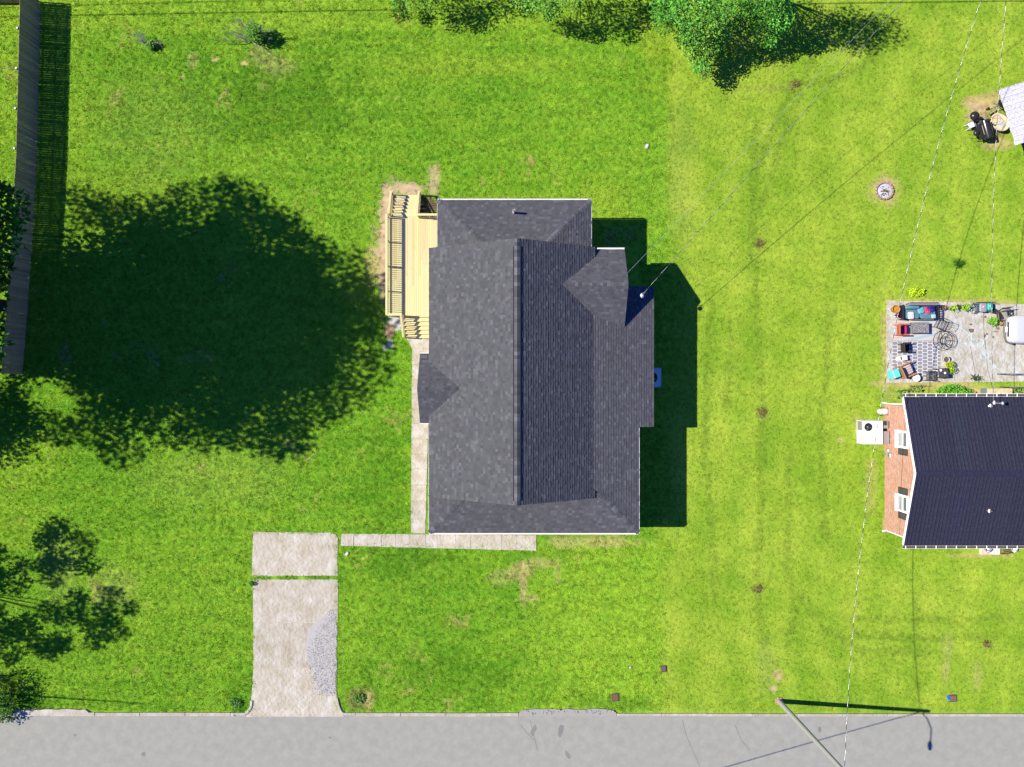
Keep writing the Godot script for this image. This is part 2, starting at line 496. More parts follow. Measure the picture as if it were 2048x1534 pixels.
func grass_patch(blades: int, spread: float, ln: Vector2, wd: Vector2, lean: Vector2, clumpy: float) -> ArrayMesh:
	var b := MB.new()
	var heads := []
	for k in 5: heads.append(Vector3(rng.randfn(0, spread), 0, rng.randfn(0, spread)))
	for k in blades:
		var p := Vector3(rng.randfn(0, spread), 0, rng.randfn(0, spread))
		if rng.randf() < clumpy: p = heads[k % 5] + p * 0.25
		var a := rnd(0, TAU)
		var t := rnd(lean.x, lean.y)
		var l := rnd(ln.x, ln.y)
		var d := Vector3(cos(a) * sin(t), cos(t), sin(a) * sin(t))
		var s := Vector3(-sin(a), 0, cos(a)) * rnd(wd.x, wd.y)
		var tip := p + d * l
		var mid := p + d * l * 0.55 + Vector3(0, l * 0.08, 0)
		var nn := s.cross(d).normalized()
		if nn.y < 0: nn = -nn
		nn = (nn + Vector3(0, 1.2, 0)).normalized()
		var f := rnd(0.8, 1.35)
		var cc := Color(f * rnd(0.85, 1.2), f, f * rnd(0.7, 1.2))
		var q := b.v.size()
		for w in [p - s * 0.4, p + s * 0.4, mid + s * 0.5, tip, mid - s * 0.5]:
			b.v.append(w); b.n.append(nn); b.c.append(cc); b.uv.append(Vector2.ZERO)
		if (b.v[q + 1] - b.v[q]).cross(b.v[q + 2] - b.v[q]).y > 0.0: b.i.append_array([q, q + 2, q + 1, q, q + 4, q + 2, q + 4, q + 3, q + 2])
		else: b.i.append_array([q, q + 1, q + 2, q, q + 2, q + 4, q + 4, q + 2, q + 3])
	return b.mesh(M.grass)

func plant_grass() -> void:
	var meshes := []
	for k in 4: meshes.append(grass_patch(24, 0.07, Vector2(0.05, 0.10), Vector2(0.014, 0.034), Vector2(0.5, 1.35), 0.3))
	for k in 3: meshes.append(grass_patch(20, 0.06, Vector2(0.035, 0.07), Vector2(0.010, 0.024), Vector2(0.5, 1.35), 0.3))
	var xf := []
	var cl := []
	for k in 7:
		xf.append([]); cl.append([])
	var step := 0.165
	var z := -33.5
	while z < 22.4:
		var x := -43.5
		while x < 43.5:
			var p := Vector3(x + rnd(-0.085, 0.085), 0.0, z + rnd(-0.085, 0.085))
			x += step
			var k := lawn_at(p)
			if rng.randf() > lm[k]: continue
			var fine := rng.randf() < lside[k]
			var q: int = 4 + rng.randi() % 3 if fine else rng.randi() % 4
			var sc := rnd(0.8, 1.2) if fine else (rnd(0.5, 1.2) if rng.randf() < 0.75 else rnd(1.2, 1.8))
			xf[q].append(Transform3D(Basis(Vector3.UP, rnd(0, TAU)).scaled(Vector3(1, sc, 1)), p))
			var f := rnd(0.58, 1.52) if fine else rnd(0.64, 1.5)
			cl[q].append(Color(lr[k] * f * rnd(0.92, 1.08), lg[k] * f, lb[k] * f))
		z += step
	var holder := [["coarse_lawn", "long clumpy lawn grass round the grey shingled house", 0, 4], ["fine_lawn", "short yellow-green mown grass between the two houses", 4, 7]]
	for h in holder:
		var o := Node3D.new()
		o.name = h[0]
		add_child(o)
		o.set_meta("label", h[1]); o.set_meta("category", "grass"); o.set_meta("kind", "stuff")
		for q in range(h[2], h[3]):
			var mm := MultiMesh.new()
			mm.transform_format = MultiMesh.TRANSFORM_3D
			mm.use_colors = true
			mm.mesh = meshes[q]
			mm.instance_count = xf[q].size()
			for k in xf[q].size():
				mm.set_instance_transform(k, xf[q][k])
				mm.set_instance_color(k, cl[q][k])
			var mi := MultiMeshInstance3D.new()
			mi.name = "grass"
			mi.multimesh = mm
			mi.set_meta("kind", "stuff")
			o.add_child(mi, true)

# ---------------------------------------------------------------- road, kerb, drive, walks
func poly(pts: Array, wob := 0.0) -> PackedVector2Array:   # photograph pixels on the ground -> outline in metres
	var out := PackedVector2Array()
	for k in pts.size():
		var a := W(pts[k][0], pts[k][1])
		var b := W(pts[(k + 1) % pts.size()][0], pts[(k + 1) % pts.size()][1])
		var m := maxi(1, int(a.distance_to(b) / 0.35)) if wob > 0.0 else 1
		for q in m:
			var p := a.lerp(b, float(q) / m)
			out.append(Vector2(p.x + rnd(-wob, wob), p.z + rnd(-wob, wob)))
	return out

func build_paving() -> void:
	var road := setting("road")
	var b := MB.new()
	b.col = C(0.272, 0.276, 0.233)
	b.prism(PackedVector2Array([Vector2(-90, 22.34), Vector2(90, 22.50), Vector2(90, 31.0), Vector2(-90, 31.0)]), -0.1, 0.012)
	part(road, "asphalt", b, M.asphalt)
	# sealed cracks, tyre scuffs and a patched hole
	var marks := [[[1365, 1440], [1372, 1470], [1385, 1500], [1400, 1534]], [[1470, 1450], [1482, 1480], [1500, 1500]], [[1060, 1440], [1075, 1500]], [[1040, 1450], [1068, 1480]]]
	for q in marks:
		var mb := MB.new()
		mb.col = C(0.175, 0.175, 0.16)
		for k in q.size() - 1:
			mb.bar(W(q[k][0], q[k][1]) + Vector3(0, 0.013, 0), W(q[k + 1][0], q[k + 1][1]) + Vector3(0, 0.013, 0), 0.035, 0.006)
		part(road, "crack_seal", mb, M.asphalt)
	for q in [[1067, 1461, 7, 13, 0.3], [1122, 1461, 7, 14, 0.25], [287, 1508, 6, 5, 0.0], [1136, 1510, 6, 10, -0.4], [1639, 1459, 5, 7, 0.2], [150, 1470, 3, 3, 0.0], [660, 1475, 4, 3, 0.5]]:
		var mb := MB.new()
		mb.col = C(0.185, 0.183, 0.168)
		var c := W(q[0], q[1])
		var ol := PackedVector2Array()
		for k in 11:
			var a := TAU * k / 11.0
			var r := rnd(0.65, 1.1)
			ol.append(Vector2(c.x, c.z) + Vector2(cos(a) * q[2] * r * 0.8, sin(a) * q[3] * r).rotated(q[4]) / 29.6)
		mb.prism(ol, 0.0, 0.0165)
		part(road, "stain", mb, M.asphalt)
	# kerb, a run of cast lengths with a gap for the drive
	var kerb := setting("kerb")
	var runs := [[-80.0, (470.0 - 1024.0) / 29.58], [(712.0 - 1024.0) / 29.58, (1037.0 - 1024.0) / 29.58], [(1233.0 - 1024.0) / 29.58, 60.0]]
	for run in runs:
		var xk: float = run[0]
		while xk < run[1] - 0.05:
			var x2 := minf(xk + 3.05, run[1])
			var kb := MB.new()
			var t := rnd(0.9, 1.08)
			kb.col = C(0.44 * t, 0.42 * t, 0.37 * t)
			var zk := 22.33 + (xk + 30.0) * 0.0009
			var w := 0.24 if xk < 2.0 else 0.17
			kb.box(Vector3((xk + x2) * 0.5, 0.04, zk + rnd(-0.012, 0.012)), Vector3(x2 - xk - 0.02, 0.16, w), 0.02, Basis(Vector3.UP, rnd(-0.004, 0.004)))
			part(kerb, "kerb_length", kb, M.concrete)
			xk = x2
	for seg in [[470, 492], [686, 712]]:
		var kb := MB.new()
		kb.col = C(0.43, 0.41, 0.36)
		kb.bar(W(seg[0], 1427) + Vector3(0, 0.04, 0), W(seg[1], 1427) + Vector3(0, 0.04, 0), 0.17, 0.16, 0.02)
		part(kerb, "kerb_length", kb, M.concrete)
	for sd in [[[504, 1400], [503, 1412], [499, 1420], [492, 1427]], [[674, 1395], [677, 1410], [681, 1420], [687, 1427]]]:
		var kb := MB.new()
		kb.col = C(0.46, 0.43, 0.37)
		for k in sd.size() - 1:
			kb.bar(W(sd[k][0], sd[k][1]) + Vector3(0, 0.03 + 0.003 * k, 0), W(sd[k + 1][0], sd[k + 1][1]) + Vector3(0, 0.03 + 0.003 * k, 0), 0.18, 0.16, 0.03)
		part(kerb, "drive_flare", kb, M.concrete)
	var ap := MB.new()
	ap.col = C(0.45, 0.43, 0.38)
	ap.prism(poly([[28, 1420], [60, 1418], [120, 1417], [172, 1418], [180, 1424], [176, 1429], [24, 1430]], 0.03), -0.05, 0.125)
	part(kerb, "old_apron", ap, M.concrete)
	# the crumbling length of old kerb
	var old := [[1036, 1428], [1044, 1419], [1070, 1417], [1110, 1418], [1160, 1417], [1222, 1418], [1232, 1425], [1233, 1431], [1140, 1432], [1036, 1431]]
	var ob := MB.new()
	ob.col = C(0.46, 0.44, 0.39)
	ob.prism(poly(old, 0.05), -0.05, 0.10)
	part(kerb, "broken_kerb", ob, M.stone)
	for k in 34:
		var rb := MB.new()
		var t := rnd(0.34, 0.54)
		rb.col = C(t, t * 0.96, t * 0.88)
		var p := W(rnd(1042, 1228), rnd(1420, 1428), 0.1)
		rb.box(p, Vector3(rnd(0.05, 0.22), rnd(0.05, 0.1), rnd(0.04, 0.12)), 0.015, Basis.from_euler(Vector3(rnd(-0.3, 0.3), rnd(0, 3), rnd(-0.3, 0.3))))
		part(kerb, "concrete_chunk", rb, M.stone)
	# drive: four slabs and the wide foot
	var drive := setting("driveway")
	var bed := MB.new()
	bed.col = C(0.5, 0.47, 0.41)
	bed.prism(poly([[509, 1159], [673, 1159], [669, 1340], [669, 1392], [508, 1392]]), -0.05, 0.026)
	part(drive, "joint_filler", bed, M.concrete)
	var rows := [[1064, 1151, 504, 676], [1159, 1244, 506, 676], [1245, 1336, 507, 672], [1337, 1428, 505, 674]]
	for k in 4:
		var q: Array = rows[k]
		var sb := MB.new()
		var t: float = [1.0, 0.97, 0.93, 1.0][k]
		sb.col = C(0.455 * t, 0.432 * t, 0.365 * t)
		var outline := [[q[2], q[0]], [q[3], q[0] + 1], [q[3], q[1] - 0.2], [q[2], q[1] - 0.2]]
		if k == 0: outline = [[506, 1064], [660, 1065], [672, 1069], [676, 1077], [675, 1151], [504, 1151]]
		if k == 3: outline = [[507, 1337], [671, 1337], [673, 1395], [680, 1420], [686, 1430], [688, 1433], [492, 1433], [494, 1430], [502, 1415]]
		sb.prism(poly(outline, 0.02), -0.05, 0.035)
		part(drive, "slab", sb, M.drive)
	# fresh grey gravel spread over the edge of the drive
	var gb := MB.new()
	gb.col = C(0.51, 0.50, 0.455)
	gb.prism(poly([[674, 1221], [673, 1300], [671, 1340], [669, 1385], [655, 1390], [634, 1375], [626, 1340], [612, 1310], [618, 1260], [632, 1242], [655, 1228]], 0.11), 0.0, 0.041)
	part(drive, "gravel_bed", gb, M.gravel)
	var mm := MB.new()
	for k in 2600:
		var p := W(rnd(604, 674), rnd(1218, 1392), 0.04)
		var px := p.x * 29.6 + 1024.0
		var py := p.z * 29.6 + 767.0
		if (px - 615.0 + rng.randfn(0, 6)) < maxf(0.0, (1300.0 - py) * 0.55) or (px - 615.0 + rng.randfn(0, 6)) < maxf(0.0, (py - 1320.0) * 0.32): continue
		var t := rnd(0.38, 0.54)
		mm.col = C(t, t * 0.99, t * 0.93)
		mm.box(p, Vector3(rnd(0.02, 0.05), 0.03, rnd(0.02, 0.05)), 0.0, Basis(Vector3.UP, rnd(0, 3)))
	part(drive, "gravel", mm, M.stone, true)
	# weeds in the wide joint
	var weeds := setting("joint_weeds")
	weeds.set_meta("kind", "stuff")
	weeds.set_meta("label", "strip of green weeds growing in the driveway joint"); weeds.set_meta("category", "weeds")
	var wb := MB.new()
	for k in 900:
		var u := rng.randf()
		if rng.randf() > 0.5 + 0.5 * sin(u * 19.0) + (0.6 if u < 0.12 or (u > 0.74 and u < 0.9) else 0.0): continue
		var p := W(508 + 164 * u, 1155 + rng.randfn(0, 1.6))
		var f := rnd(0.7, 1.4)
		wb.col = C(0.12 * f, 0.27 * f, 0.02 * f)
		var a := rnd(0, TAU)
		wb.leaf(p + Vector3(0, rnd(0.03, 0.07), 0), Vector3(cos(a), rnd(-0.1, 0.7), sin(a)).normalized(), Vector3.UP, rnd(0.06, 0.16), rnd(0.02, 0.05))
	part(weeds, "weeds", wb, M.leaf, true)
	# front and side walks, cast squares
	var walk := setting("sidewalk")
	var xs := [682, 708, 735, 763, 791, 820, 851, 881, 911, 942, 974, 1004, 1034, 1073]
	for k in xs.size() - 1:
		var sb := MB.new()
		var t := rnd(0.93, 1.06)
		sb.col = C(0.49 * t, 0.465 * t, 0.395 * t)
		var y0 := lerpf(1067.0, 1070.0, k / 13.0)
		var y1 := lerpf(1091.0, 1101.0, k / 13.0)
		sb.prism(poly([[xs[k], y0], [xs[k + 1] - 0.5, y0 + 0.3], [xs[k + 1] - 0.5, y1 + 0.5], [xs[k], y1]], 0.012), -0.05, 0.042 + rnd(-0.004, 0.004))
		part(walk, "slab", sb, M.concrete)
	var ys := [676, 698, 729, 760, 789, 818, 847, 878, 908, 938, 970, 1002, 1038, 1066.5]
	for k in ys.size() - 1:
		var sb := MB.new()
		var t := rnd(0.93, 1.06)
		sb.col = C(0.47 * t, 0.445 * t, 0.38 * t)
		var xl := lerpf(824.5, 822.0, k / 13.0)
		var xr := lerpf(862.0, 850.0, k / 13.0)
		if k == 0: sb.prism(poly([[812, 674], [862, 674], [862, 697.5], [824, 697.5]], 0.01), -0.05, 0.04)
		else: sb.prism(poly([[xl, ys[k]], [xr, ys[k]], [xr, ys[k + 1] - 0.5], [xl, ys[k + 1] - 0.5]], 0.012), -0.05, 0.04 + rnd(-0.004, 0.004))
		part(walk, "slab", sb, M.concrete)
	# litter, service covers
	for q in [[1293, 293, 0.16, "crumpled white paper scrap on the lawn behind the house"], [694, 1107, 0.14, "white paper scrap in the grass by the driveway corner"], [1260, 1334, 0.09, "tiny white scrap in the front lawn"]]:
		var o := local("paper_scrap", q[3], "litter", W(q[0], q[1]), rnd(0, 3))
		var pb := MB.new()
		pb.col = C(0.8, 0.8, 0.78)
		pb.face([Vector3(-q[2], 0.07, -q[2] * 0.6), Vector3(0, 0.12, -q[2] * 0.7), Vector3(0, 0.09, q[2] * 0.6), Vector3(-q[2] * 0.9, 0.08, q[2] * 0.5)], Vector3.ZERO)
		pb.face([Vector3(0, 0.12, -q[2] * 0.7), Vector3(q[2], 0.08, -q[2] * 0.5), Vector3(q[2] * 0.8, 0.1, q[2] * 0.6), Vector3(0, 0.09, q[2] * 0.6)], Vector3.ZERO)
		part(o, "sheet", pb, M.cloth)
	for q in [[1230, 1394, C(0.27, 0.12, 0.08), "rusty brown meter cover in the grass by the broken kerb", 0.19, 0.22], [1327, 1337, C(0.2, 0.13, 0.13), "small dark brown meter cover where the two lawns meet", 0.13, 0.17], [1905, 1396, C(0.27, 0.16, 0.10), "brown meter cover beside a blue marker", 0.19, 0.19]]:
		var o := local("meter_cover", q[3], "cover", W(q[0], q[1]), 0.04, "meter covers set in the lawns")
		var fb := MB.new()
		fb.col = C(0.16, 0.13, 0.11)
		for s in [-1.0, 1.0]:
			fb.box(Vector3(s * (q[4] + 0.02), 0.045, 0), Vector3(0.045, 0.09, q[5] * 2 + 0.09), 0.008)
			fb.box(Vector3(0, 0.045, s * (q[5] + 0.022)), Vector3(q[4] * 2 - 0.006, 0.09, 0.045), 0.008)
		part(o, "frame", fb, M.stone)
		var lb := MB.new()
		lb.col = q[2]
		lb.box(Vector3(0, 0.06, 0), Vector3(q[4] * 2 - 0.02, 0.07, q[5] * 2 - 0.02), 0.01)
		part(o, "lid", lb, M.stone)
		var hb := MB.new()
		hb.col = C(0.08, 0.07, 0.06)
		hb.tube([Vector3(-0.05, 0.095, 0.05), Vector3(-0.03, 0.115, 0.05), Vector3(0.03, 0.115, 0.05), Vector3(0.05, 0.095, 0.05)], 0.008, 6)
		part(o, "handle", hb, M.iron)
	var fl := local("blue_marker", "flat bright blue plastic marker in the grass beside a meter cover", "marker", W(1896, 1394), 0.3)
	var mk := MB.new()
	mk.col = C(0.02, 0.10, 0.55)
	mk.box(Vector3(0, 0.075, 0), Vector3(0.20, 0.05, 0.30), 0.02)
	part(fl, "plate", mk, M.plastic)

# ---------------------------------------------------------------- shingled roofs
var shingle_tones := [0.089, 0.095, 0.099, 0.102, 0.105, 0.109, 0.116, 0.14]

# o: a point on the eave line, u: along the eave, v: up the slope; the outline is given in (u, v) metres and must be convex
func shingle_plane(roof: Node3D, o: Vector3, u: Vector3, v: Vector3, outline: Array) -> void:
	var nn := u.cross(v).normalized()
	if nn.y < 0.0: nn = -nn
	var vmin := 1e9
	var vmax := -1e9
	for p in outline:
		vmin = minf(vmin, p.y); vmax = maxf(vmax, p.y)
	# roof deck under the shingles
	var db := MB.new()
	db.col = C(0.09, 0.085, 0.08)
	var top := []
	var bot := []
	var mid := Vector3.ZERO
	for p in outline:
		var q: Vector3 = o + u * p.x + v * p.y
		top.append(q - nn * 0.004)
		bot.append(q - nn * 0.09)
		mid += q - nn * 0.05
	mid /= outline.size()
	db.face(top, mid)
	db.face(bot, mid)
	for k in outline.size():
		var k2 := (k + 1) % outline.size()
		db.face([bot[k], bot[k2], top[k2], top[k]], mid)
	part(roof, "sheathing", db, M.plain)
	var b := MB.new()
	var ex := 0.17
	var r := vmin
	while r < vmax - 0.01:
		var r2 := minf(r + ex, vmax)
		var lo := span(outline, r + 0.002)
		var hi := span(outline, r2 - 0.002)
		var x := lo.x - rnd(0, 0.3)
		var end := maxf(lo.y, hi.y)
		x = minf(x, hi.x)
		while x < end:
			var x2 := x + rnd(0.13, 0.29)
			var a0 := clampf(x, lo.x, lo.y)
			var a1 := clampf(x2, lo.x, lo.y)
			var c0 := clampf(x, hi.x, hi.y)
			var c1 := clampf(x2, hi.x, hi.y)
			x = x2
			if a1 - a0 < 0.004 and c1 - c0 < 0.004: continue
			var t: float = shingle_tones[rng.randi() % 8] * rnd(0.9, 1.12)
			b.col = C(t * 1.0, t * 1.03, t * 1.11)
			var th := 0.016 + (0.011 if rng.randf() < 0.45 else 0.0)
			var p0: Vector3 = o + u * a0 + v * r + nn * th
			var p1: Vector3 = o + u * a1 + v * r + nn * th
			var p2: Vector3 = o + u * c1 + v * (r2 + 0.01) + nn * 0.003
			var p3: Vector3 = o + u * c0 + v * (r2 + 0.01) + nn * 0.003
			b.face([p0, p1, p2, p3], p0 - nn)
			var f0: Vector3 = p0 - nn * (th + 0.004)
			var f1: Vector3 = p1 - nn * (th + 0.004)
			b.face([f0, f1, p1, p0], p0 + v * 0.3)
		r = r2
	part(roof, "shingles", b, M.shingle, true)

func span(outline: Array, at: float) -> Vector2:
	var lo := 1e9
	var hi := -1e9
	for k in outline.size():
		var a: Vector2 = outline[k]
		var b: Vector2 = outline[(k + 1) % outline.size()]
		if (a.y <= at and b.y >= at) or (b.y <= at and a.y >= at):
			if absf(b.y - a.y) < 1e-6:
				lo = minf(lo, minf(a.x, b.x)); hi = maxf(hi, maxf(a.x, b.x))
			else:
				var x := lerpf(a.x, b.x, (at - a.y) / (b.y - a.y))
				lo = minf(lo, x); hi = maxf(hi, x)
	return Vector2(lo, hi)

func caps(roof: Node3D, a: Vector3, b: Vector3, half: float, drop_l: Vector3, drop_r: Vector3, lift := 0.02) -> void:   # bent cap shingles along a hip or ridge
	var len := a.distance_to(b)
	var n := int(len / 0.21)
	var d := (b - a) / n
	for k in n:
		var mb := MB.new()
		var t: float = [0.08, 0.09, 0.105, 0.12, 0.14, 0.175][rng.randi() % 6]
		mb.col = C(t * 1.0, t * 1.03, t * 1.11)
		var p0 := a + d * k + Vector3(0, lift + 0.012, 0)
		var p1 := a + d * (k + 1.12) + Vector3(0, lift, 0)
		for s in [drop_l, drop_r]:
			mb.face([p0, p1, p1 + s * half, p0 + s * half], p0 - Vector3.UP)
		mb.face([p0 + drop_l * half, p0, p0 + drop_r * half, p0 - Vector3(0, 0.03, 0)], p1)
		part(roof, "cap_shingle", mb, M.shingle)

func gutter(parent: Node3D, a: Vector3, b: Vector3, out: Vector3, col := C(0.78, 0.78, 0.75), every := 0.75) -> void:   # open trough along an eave with strap hangers
	var g := MB.new()
	g.col = col
	var w := 0.085 if every <= 0.0 else 0.17
	var h := 0.10
	var up := Vector3.UP
	for q in [[0.0, 0.0, 0.008, h], [w, 0.0, 0.012, h], [w + 0.006, h * 0.5, 0.02, 0.012]]:
		g.bar(a + out * q[0] - up * h * 0.5, b + out * q[0] - up * h * 0.5, q[2], q[3])
	g.bar(a + out * w * 0.5 - up * h, b + out * w * 0.5 - up * h, w, 0.008)
	part(parent, "gutter", g, M.plastic)
	if every > 0.0:
		var db := MB.new()
		db.col = C(0.12, 0.10, 0.085)  # dark strip along the trough floor
		db.bar(a + out * w * 0.5 - up * (h - 0.02), b + out * w * 0.5 - up * (h - 0.02), w - 0.02, 0.03)
		part(parent, "gutter_bed", db, M.stone)
	if every > 0.0:
		var n := int(a.distance_to(b) / every)
		for k in n + 1:
			var p := a.lerp(b, (k + 0.25) / (n + 0.5))
			var hb := MB.new()
			hb.col = col
			hb.bar(p - out * 0.02, p + out * (w + 0.01), 0.05, 0.012)
			part(parent, "gutter_strap", hb, M.plastic)

# ---------------------------------------------------------------- the grey house
func wedge(b: MB, a: Vector3, c: Vector3, peak: Vector3, thick: Vector3) -> void:   # a triangular gable wall
	var m := (a + c + peak) / 3.0 + thick * 0.5
	b.face([a, c, peak], m)
	b.face([a + thick, c + thick, peak + thick], m)
	b.face([a, c, c + thick, a + thick], m)
	b.face([c, peak, peak + thick, c + thick], m)
	b.face([peak, a, a + thick, peak + thick], m)

func build_house() -> void:
	var h := thing("shingled_house", "large house with dark grey shingle roof, front gables and a new wooden deck", "house", Vector3(1.4, 0, -1.0))
	var wc := C(0.62, 0.61, 0.57)
	var walls := [[-4.75, 4.7, -8.0, 6.7, 4.1], [-4.2, 4.5, -10.95, -8.0, 3.92], [4.7, 7.5, -5.7, 8.9, 3.62], [7.5, 8.5, -5.7, 2.3, 3.36], [-4.75, 4.7, 6.7, 8.9, 3.62], [4.7, 6.6, -7.9, -5.7, 3.9]]
	for q in walls:
		var b := MB.new()
		b.col = wc
		b.box(Vector3((q[0] + q[1]) * 0.5, q[4] * 0.5, (q[2] + q[3]) * 0.5), Vector3(q[1] - q[0] - 0.004, q[4], q[3] - q[2] - 0.004))
		part(h, "wall", b, M.plain)
	for q in [[Vector3(-4.75, 4.1, -8.0), Vector3(4.7, 4.1, -8.0), Vector3(0.29, 6.7, -8.0), Vector3(0, 0, 0.15)], [Vector3(-4.75, 4.1, 6.55), Vector3(4.7, 4.1, 6.55), Vector3(0.29, 6.7, 6.55), Vector3(0, 0, 0.15)],
			[Vector3(6.45, 3.8, -7.9), Vector3(6.45, 3.7, -3.7), Vector3(6.45, 5.25, -5.94), Vector3(0.15, 0, 0)], [Vector3(-5.45, 3.75, -1.6), Vector3(-5.45, 3.75, 2.2), Vector3(-5.45, 4.9, 0.3), Vector3(0.12, 0, 0)]]:
		var b := MB.new()
		b.col = wc
		wedge(b, q[0], q[1], q[2], q[3])
		part(h, "gable_wall", b, M.plain)
	# west porch: two posts, beam and a stoop
	for z in [-1.5, 2.1]:
		var b := MB.new()
		b.col = C(0.72, 0.72, 0.7)
		b.box(Vector3(-5.42, 1.9, z), Vector3(0.14, 3.72, 0.14), 0.012)
		b.box(Vector3(-5.42, 0.12, z), Vector3(0.2, 0.2, 0.2), 0.012)
		part(h, "porch_post", b, M.plain)
	var bm := MB.new()
	bm.col = C(0.72, 0.72, 0.7)
	bm.box(Vector3(-5.42, 3.7, 0.3), Vector3(0.13, 0.2, 4.0), 0.01)
	part(h, "porch_beam", bm, M.plain)
	# west door and windows under the eaves
	var door := MB.new()
	door.col = C(0.30, 0.06, 0.05)
	door.box(Vector3(-4.775, 1.55, 0.3), Vector3(0.06, 2.05, 0.92), 0.01)
	var dn := part(h, "door", door, M.plastic)
	var kn := MB.new()
	kn.col = C(0.5, 0.42, 0.2)
	kn.ball(Vector3(-4.83, 1.5, 0.65), Vector3(0.035, 0.035, 0.035), 10, 6)
	part(dn, "handle", kn, M.metal)
	for q in [[Vector3(-4.75, 1.9, -6.2), 0], [Vector3(-4.75, 1.9, 4.6), 0], [Vector3(-1.8, 1.9, 8.9), 1], [Vector3(4.2, 1.9, 8.9), 1], [Vector3(-1.4, 2.3, -10.95), 2], [Vector3(2.4, 2.3, -10.95), 2], [Vector3(7.5, 1.9, 5.4), 3], [Vector3(8.5, 1.9, -3.4), 3]]:
		var p: Vector3 = q[0]
		var out: Vector3 = [Vector3.LEFT, Vector3.BACK, Vector3.FORWARD, Vector3.RIGHT][q[1]]
		var al := Vector3.UP.cross(out)
		var bs := Basis(al, Vector3.UP, out)
		var gb := MB.new()
		gb.col = C(0.03, 0.035, 0.04)
		gb.box(p + out * 0.02, Vector3(0.9, 1.3, 0.02), 0.0, bs)
		var wn := part(h, "window", gb, M.gloss)
		var fb := MB.new()
		fb.col = C(0.75, 0.75, 0.73)
		for s in [-1.0, 1.0]:
			fb.box(p + out * 0.03 + al * s * 0.49, Vector3(0.08, 1.46, 0.07), 0.005, bs)
			fb.box(p + out * 0.03 + Vector3.UP * s * 0.69, Vector3(0.898, 0.08, 0.066), 0.005, bs)
		fb.box(p + out * 0.035, Vector3(0.898, 0.045, 0.04), 0.0, bs)
		part(wn, "frame", fb, M.plastic)
	# roof
	var rb := MB.new()
	rb.col = C(0.72, 0.72, 0.69)
	# fascia boards just below the roof edges
	for q in [[Vector3(-4.58, 3.9, -11.3), Vector3(4.86, 3.9, -11.3)], [Vector3(4.84, 3.9, -11.26), Vector3(4.84, 3.9, -8.35)], [Vector3(-4.56, 3.9, -11.26), Vector3(-4.56, 3.9, -8.35)],
			[Vector3(-5.12, 3.57, 9.27), Vector3(7.88, 3.57, 9.27)], [Vector3(7.86, 3.57, 2.76), Vector3(7.86, 3.57, 9.23)], [Vector3(-5.12, 3.57, 7.0), Vector3(-5.12, 3.57, 9.23)], [Vector3(8.84, 3.32, -6.03), Vector3(8.84, 3.32, 2.68)],
			[Vector3(-5.08, 3.9, -8.35), Vector3(-5.08, 3.9, 6.98)]]:
		rb.bar(q[0], q[1], 0.03, 0.16)
	var roof := part(h, "roof", rb, M.plain)
	roof.set_meta("label", "dark grey architectural shingle roof with hips, gables and ridge vent")
	var X := Vector3.RIGHT
	var Z := Vector3.BACK
	var sl := 3.0 / 5.43
	var ml := sqrt(5.43 * 5.43 + 9.0)
	shingle_plane(roof, Vector3(-5.14, 4.0, 0), Z, Vector3(5.43, 3.0, 0).normalized(), [Vector2(-8.4, 0), Vector2(7.05, 0), Vector2(7.05, ml), Vector2(-8.4, ml)])
	var ex := 5.1
	var el := (ex - 0.29) * sqrt(1.0 + sl * sl)
	shingle_plane(roof, Vector3(ex, 7.0 - sl * (ex - 0.29), 0), Z, Vector3(-1, sl, 0).normalized(), [Vector2(-8.4, 0), Vector2(7.05, 0), Vector2(7.05, el), Vector2(-8.4, el)])
	var f1 := sqrt(1.0 + 0.0625)
	shingle_plane(roof, Vector3(7.92, 3.67, 0), Z, Vector3(-1, 0.25, 0).normalized(), [Vector2(-6.07, 0), Vector2(9.33, 0), Vector2(9.33 - 2.98, 2.98 * f1), Vector2(-6.07, 2.98 * f1)])
	shingle_plane(roof, Vector3(7.92, 3.67, 0), Z, Vector3(-1, 0.25, 0).normalized(), [Vector2(-6.07, -1.015), Vector2(2.72, -1.015), Vector2(2.72, 0), Vector2(-6.07, 0)])
	shingle_plane(roof, Vector3(0, 3.67, 9.33), X, Vector3(0, 0.25, -1).normalized(), [Vector2(-5.18, 0), Vector2(7.92, 0), Vector2(7.92 - 2.4, 2.4 * f1), Vector2(-5.18 + 2.4, 2.4 * f1)])
	shingle_plane(roof, Vector3(-5.18, 3.67, 0), Z, Vector3(1, 0.25, 0).normalized(), [Vector2(6.93, 0), Vector2(9.33, 0), Vector2(6.93, 2.4 * f1)])
	var f2 := sqrt(1.0 + 1.0 / 9.0)
	shingle_plane(roof, Vector3(0, 4.0, -11.37), X, Vector3(0, 1.0 / 3.0, 1).normalized(), [Vector2(-4.62, 0), Vector2(4.9, 0), Vector2(1.8, 3.1 * f2), Vector2(-1.52, 3.1 * f2)])
	shingle_plane(roof, Vector3(-4.62, 4.0, 0), Z, Vector3(1, 1.0 / 3.0, 0).normalized(), [Vector2(-11.37, 0), Vector2(-8.27, 0), Vector2(-8.27, 3.1 * f2)])
	shingle_plane(roof, Vector3(4.9, 4.0, 0), Z, Vector3(-1, 1.0 / 3.0, 0).normalized(), [Vector2(-11.37, 0), Vector2(-8.0, 0), Vector2(-8.0, 3.3 * f2)])
	# east gable
	var f3 := sqrt(1.0 + 0.64 * 0.64)
	shingle_plane(roof, Vector3(0, 3.98, -8.32), X, Vector3(0, 0.64, 1).normalized(), [Vector2(4.75, 0), Vector2(6.98, 0), Vector2(6.98, 2.38 * f3), Vector2(2.9, 2.38 * f3)])
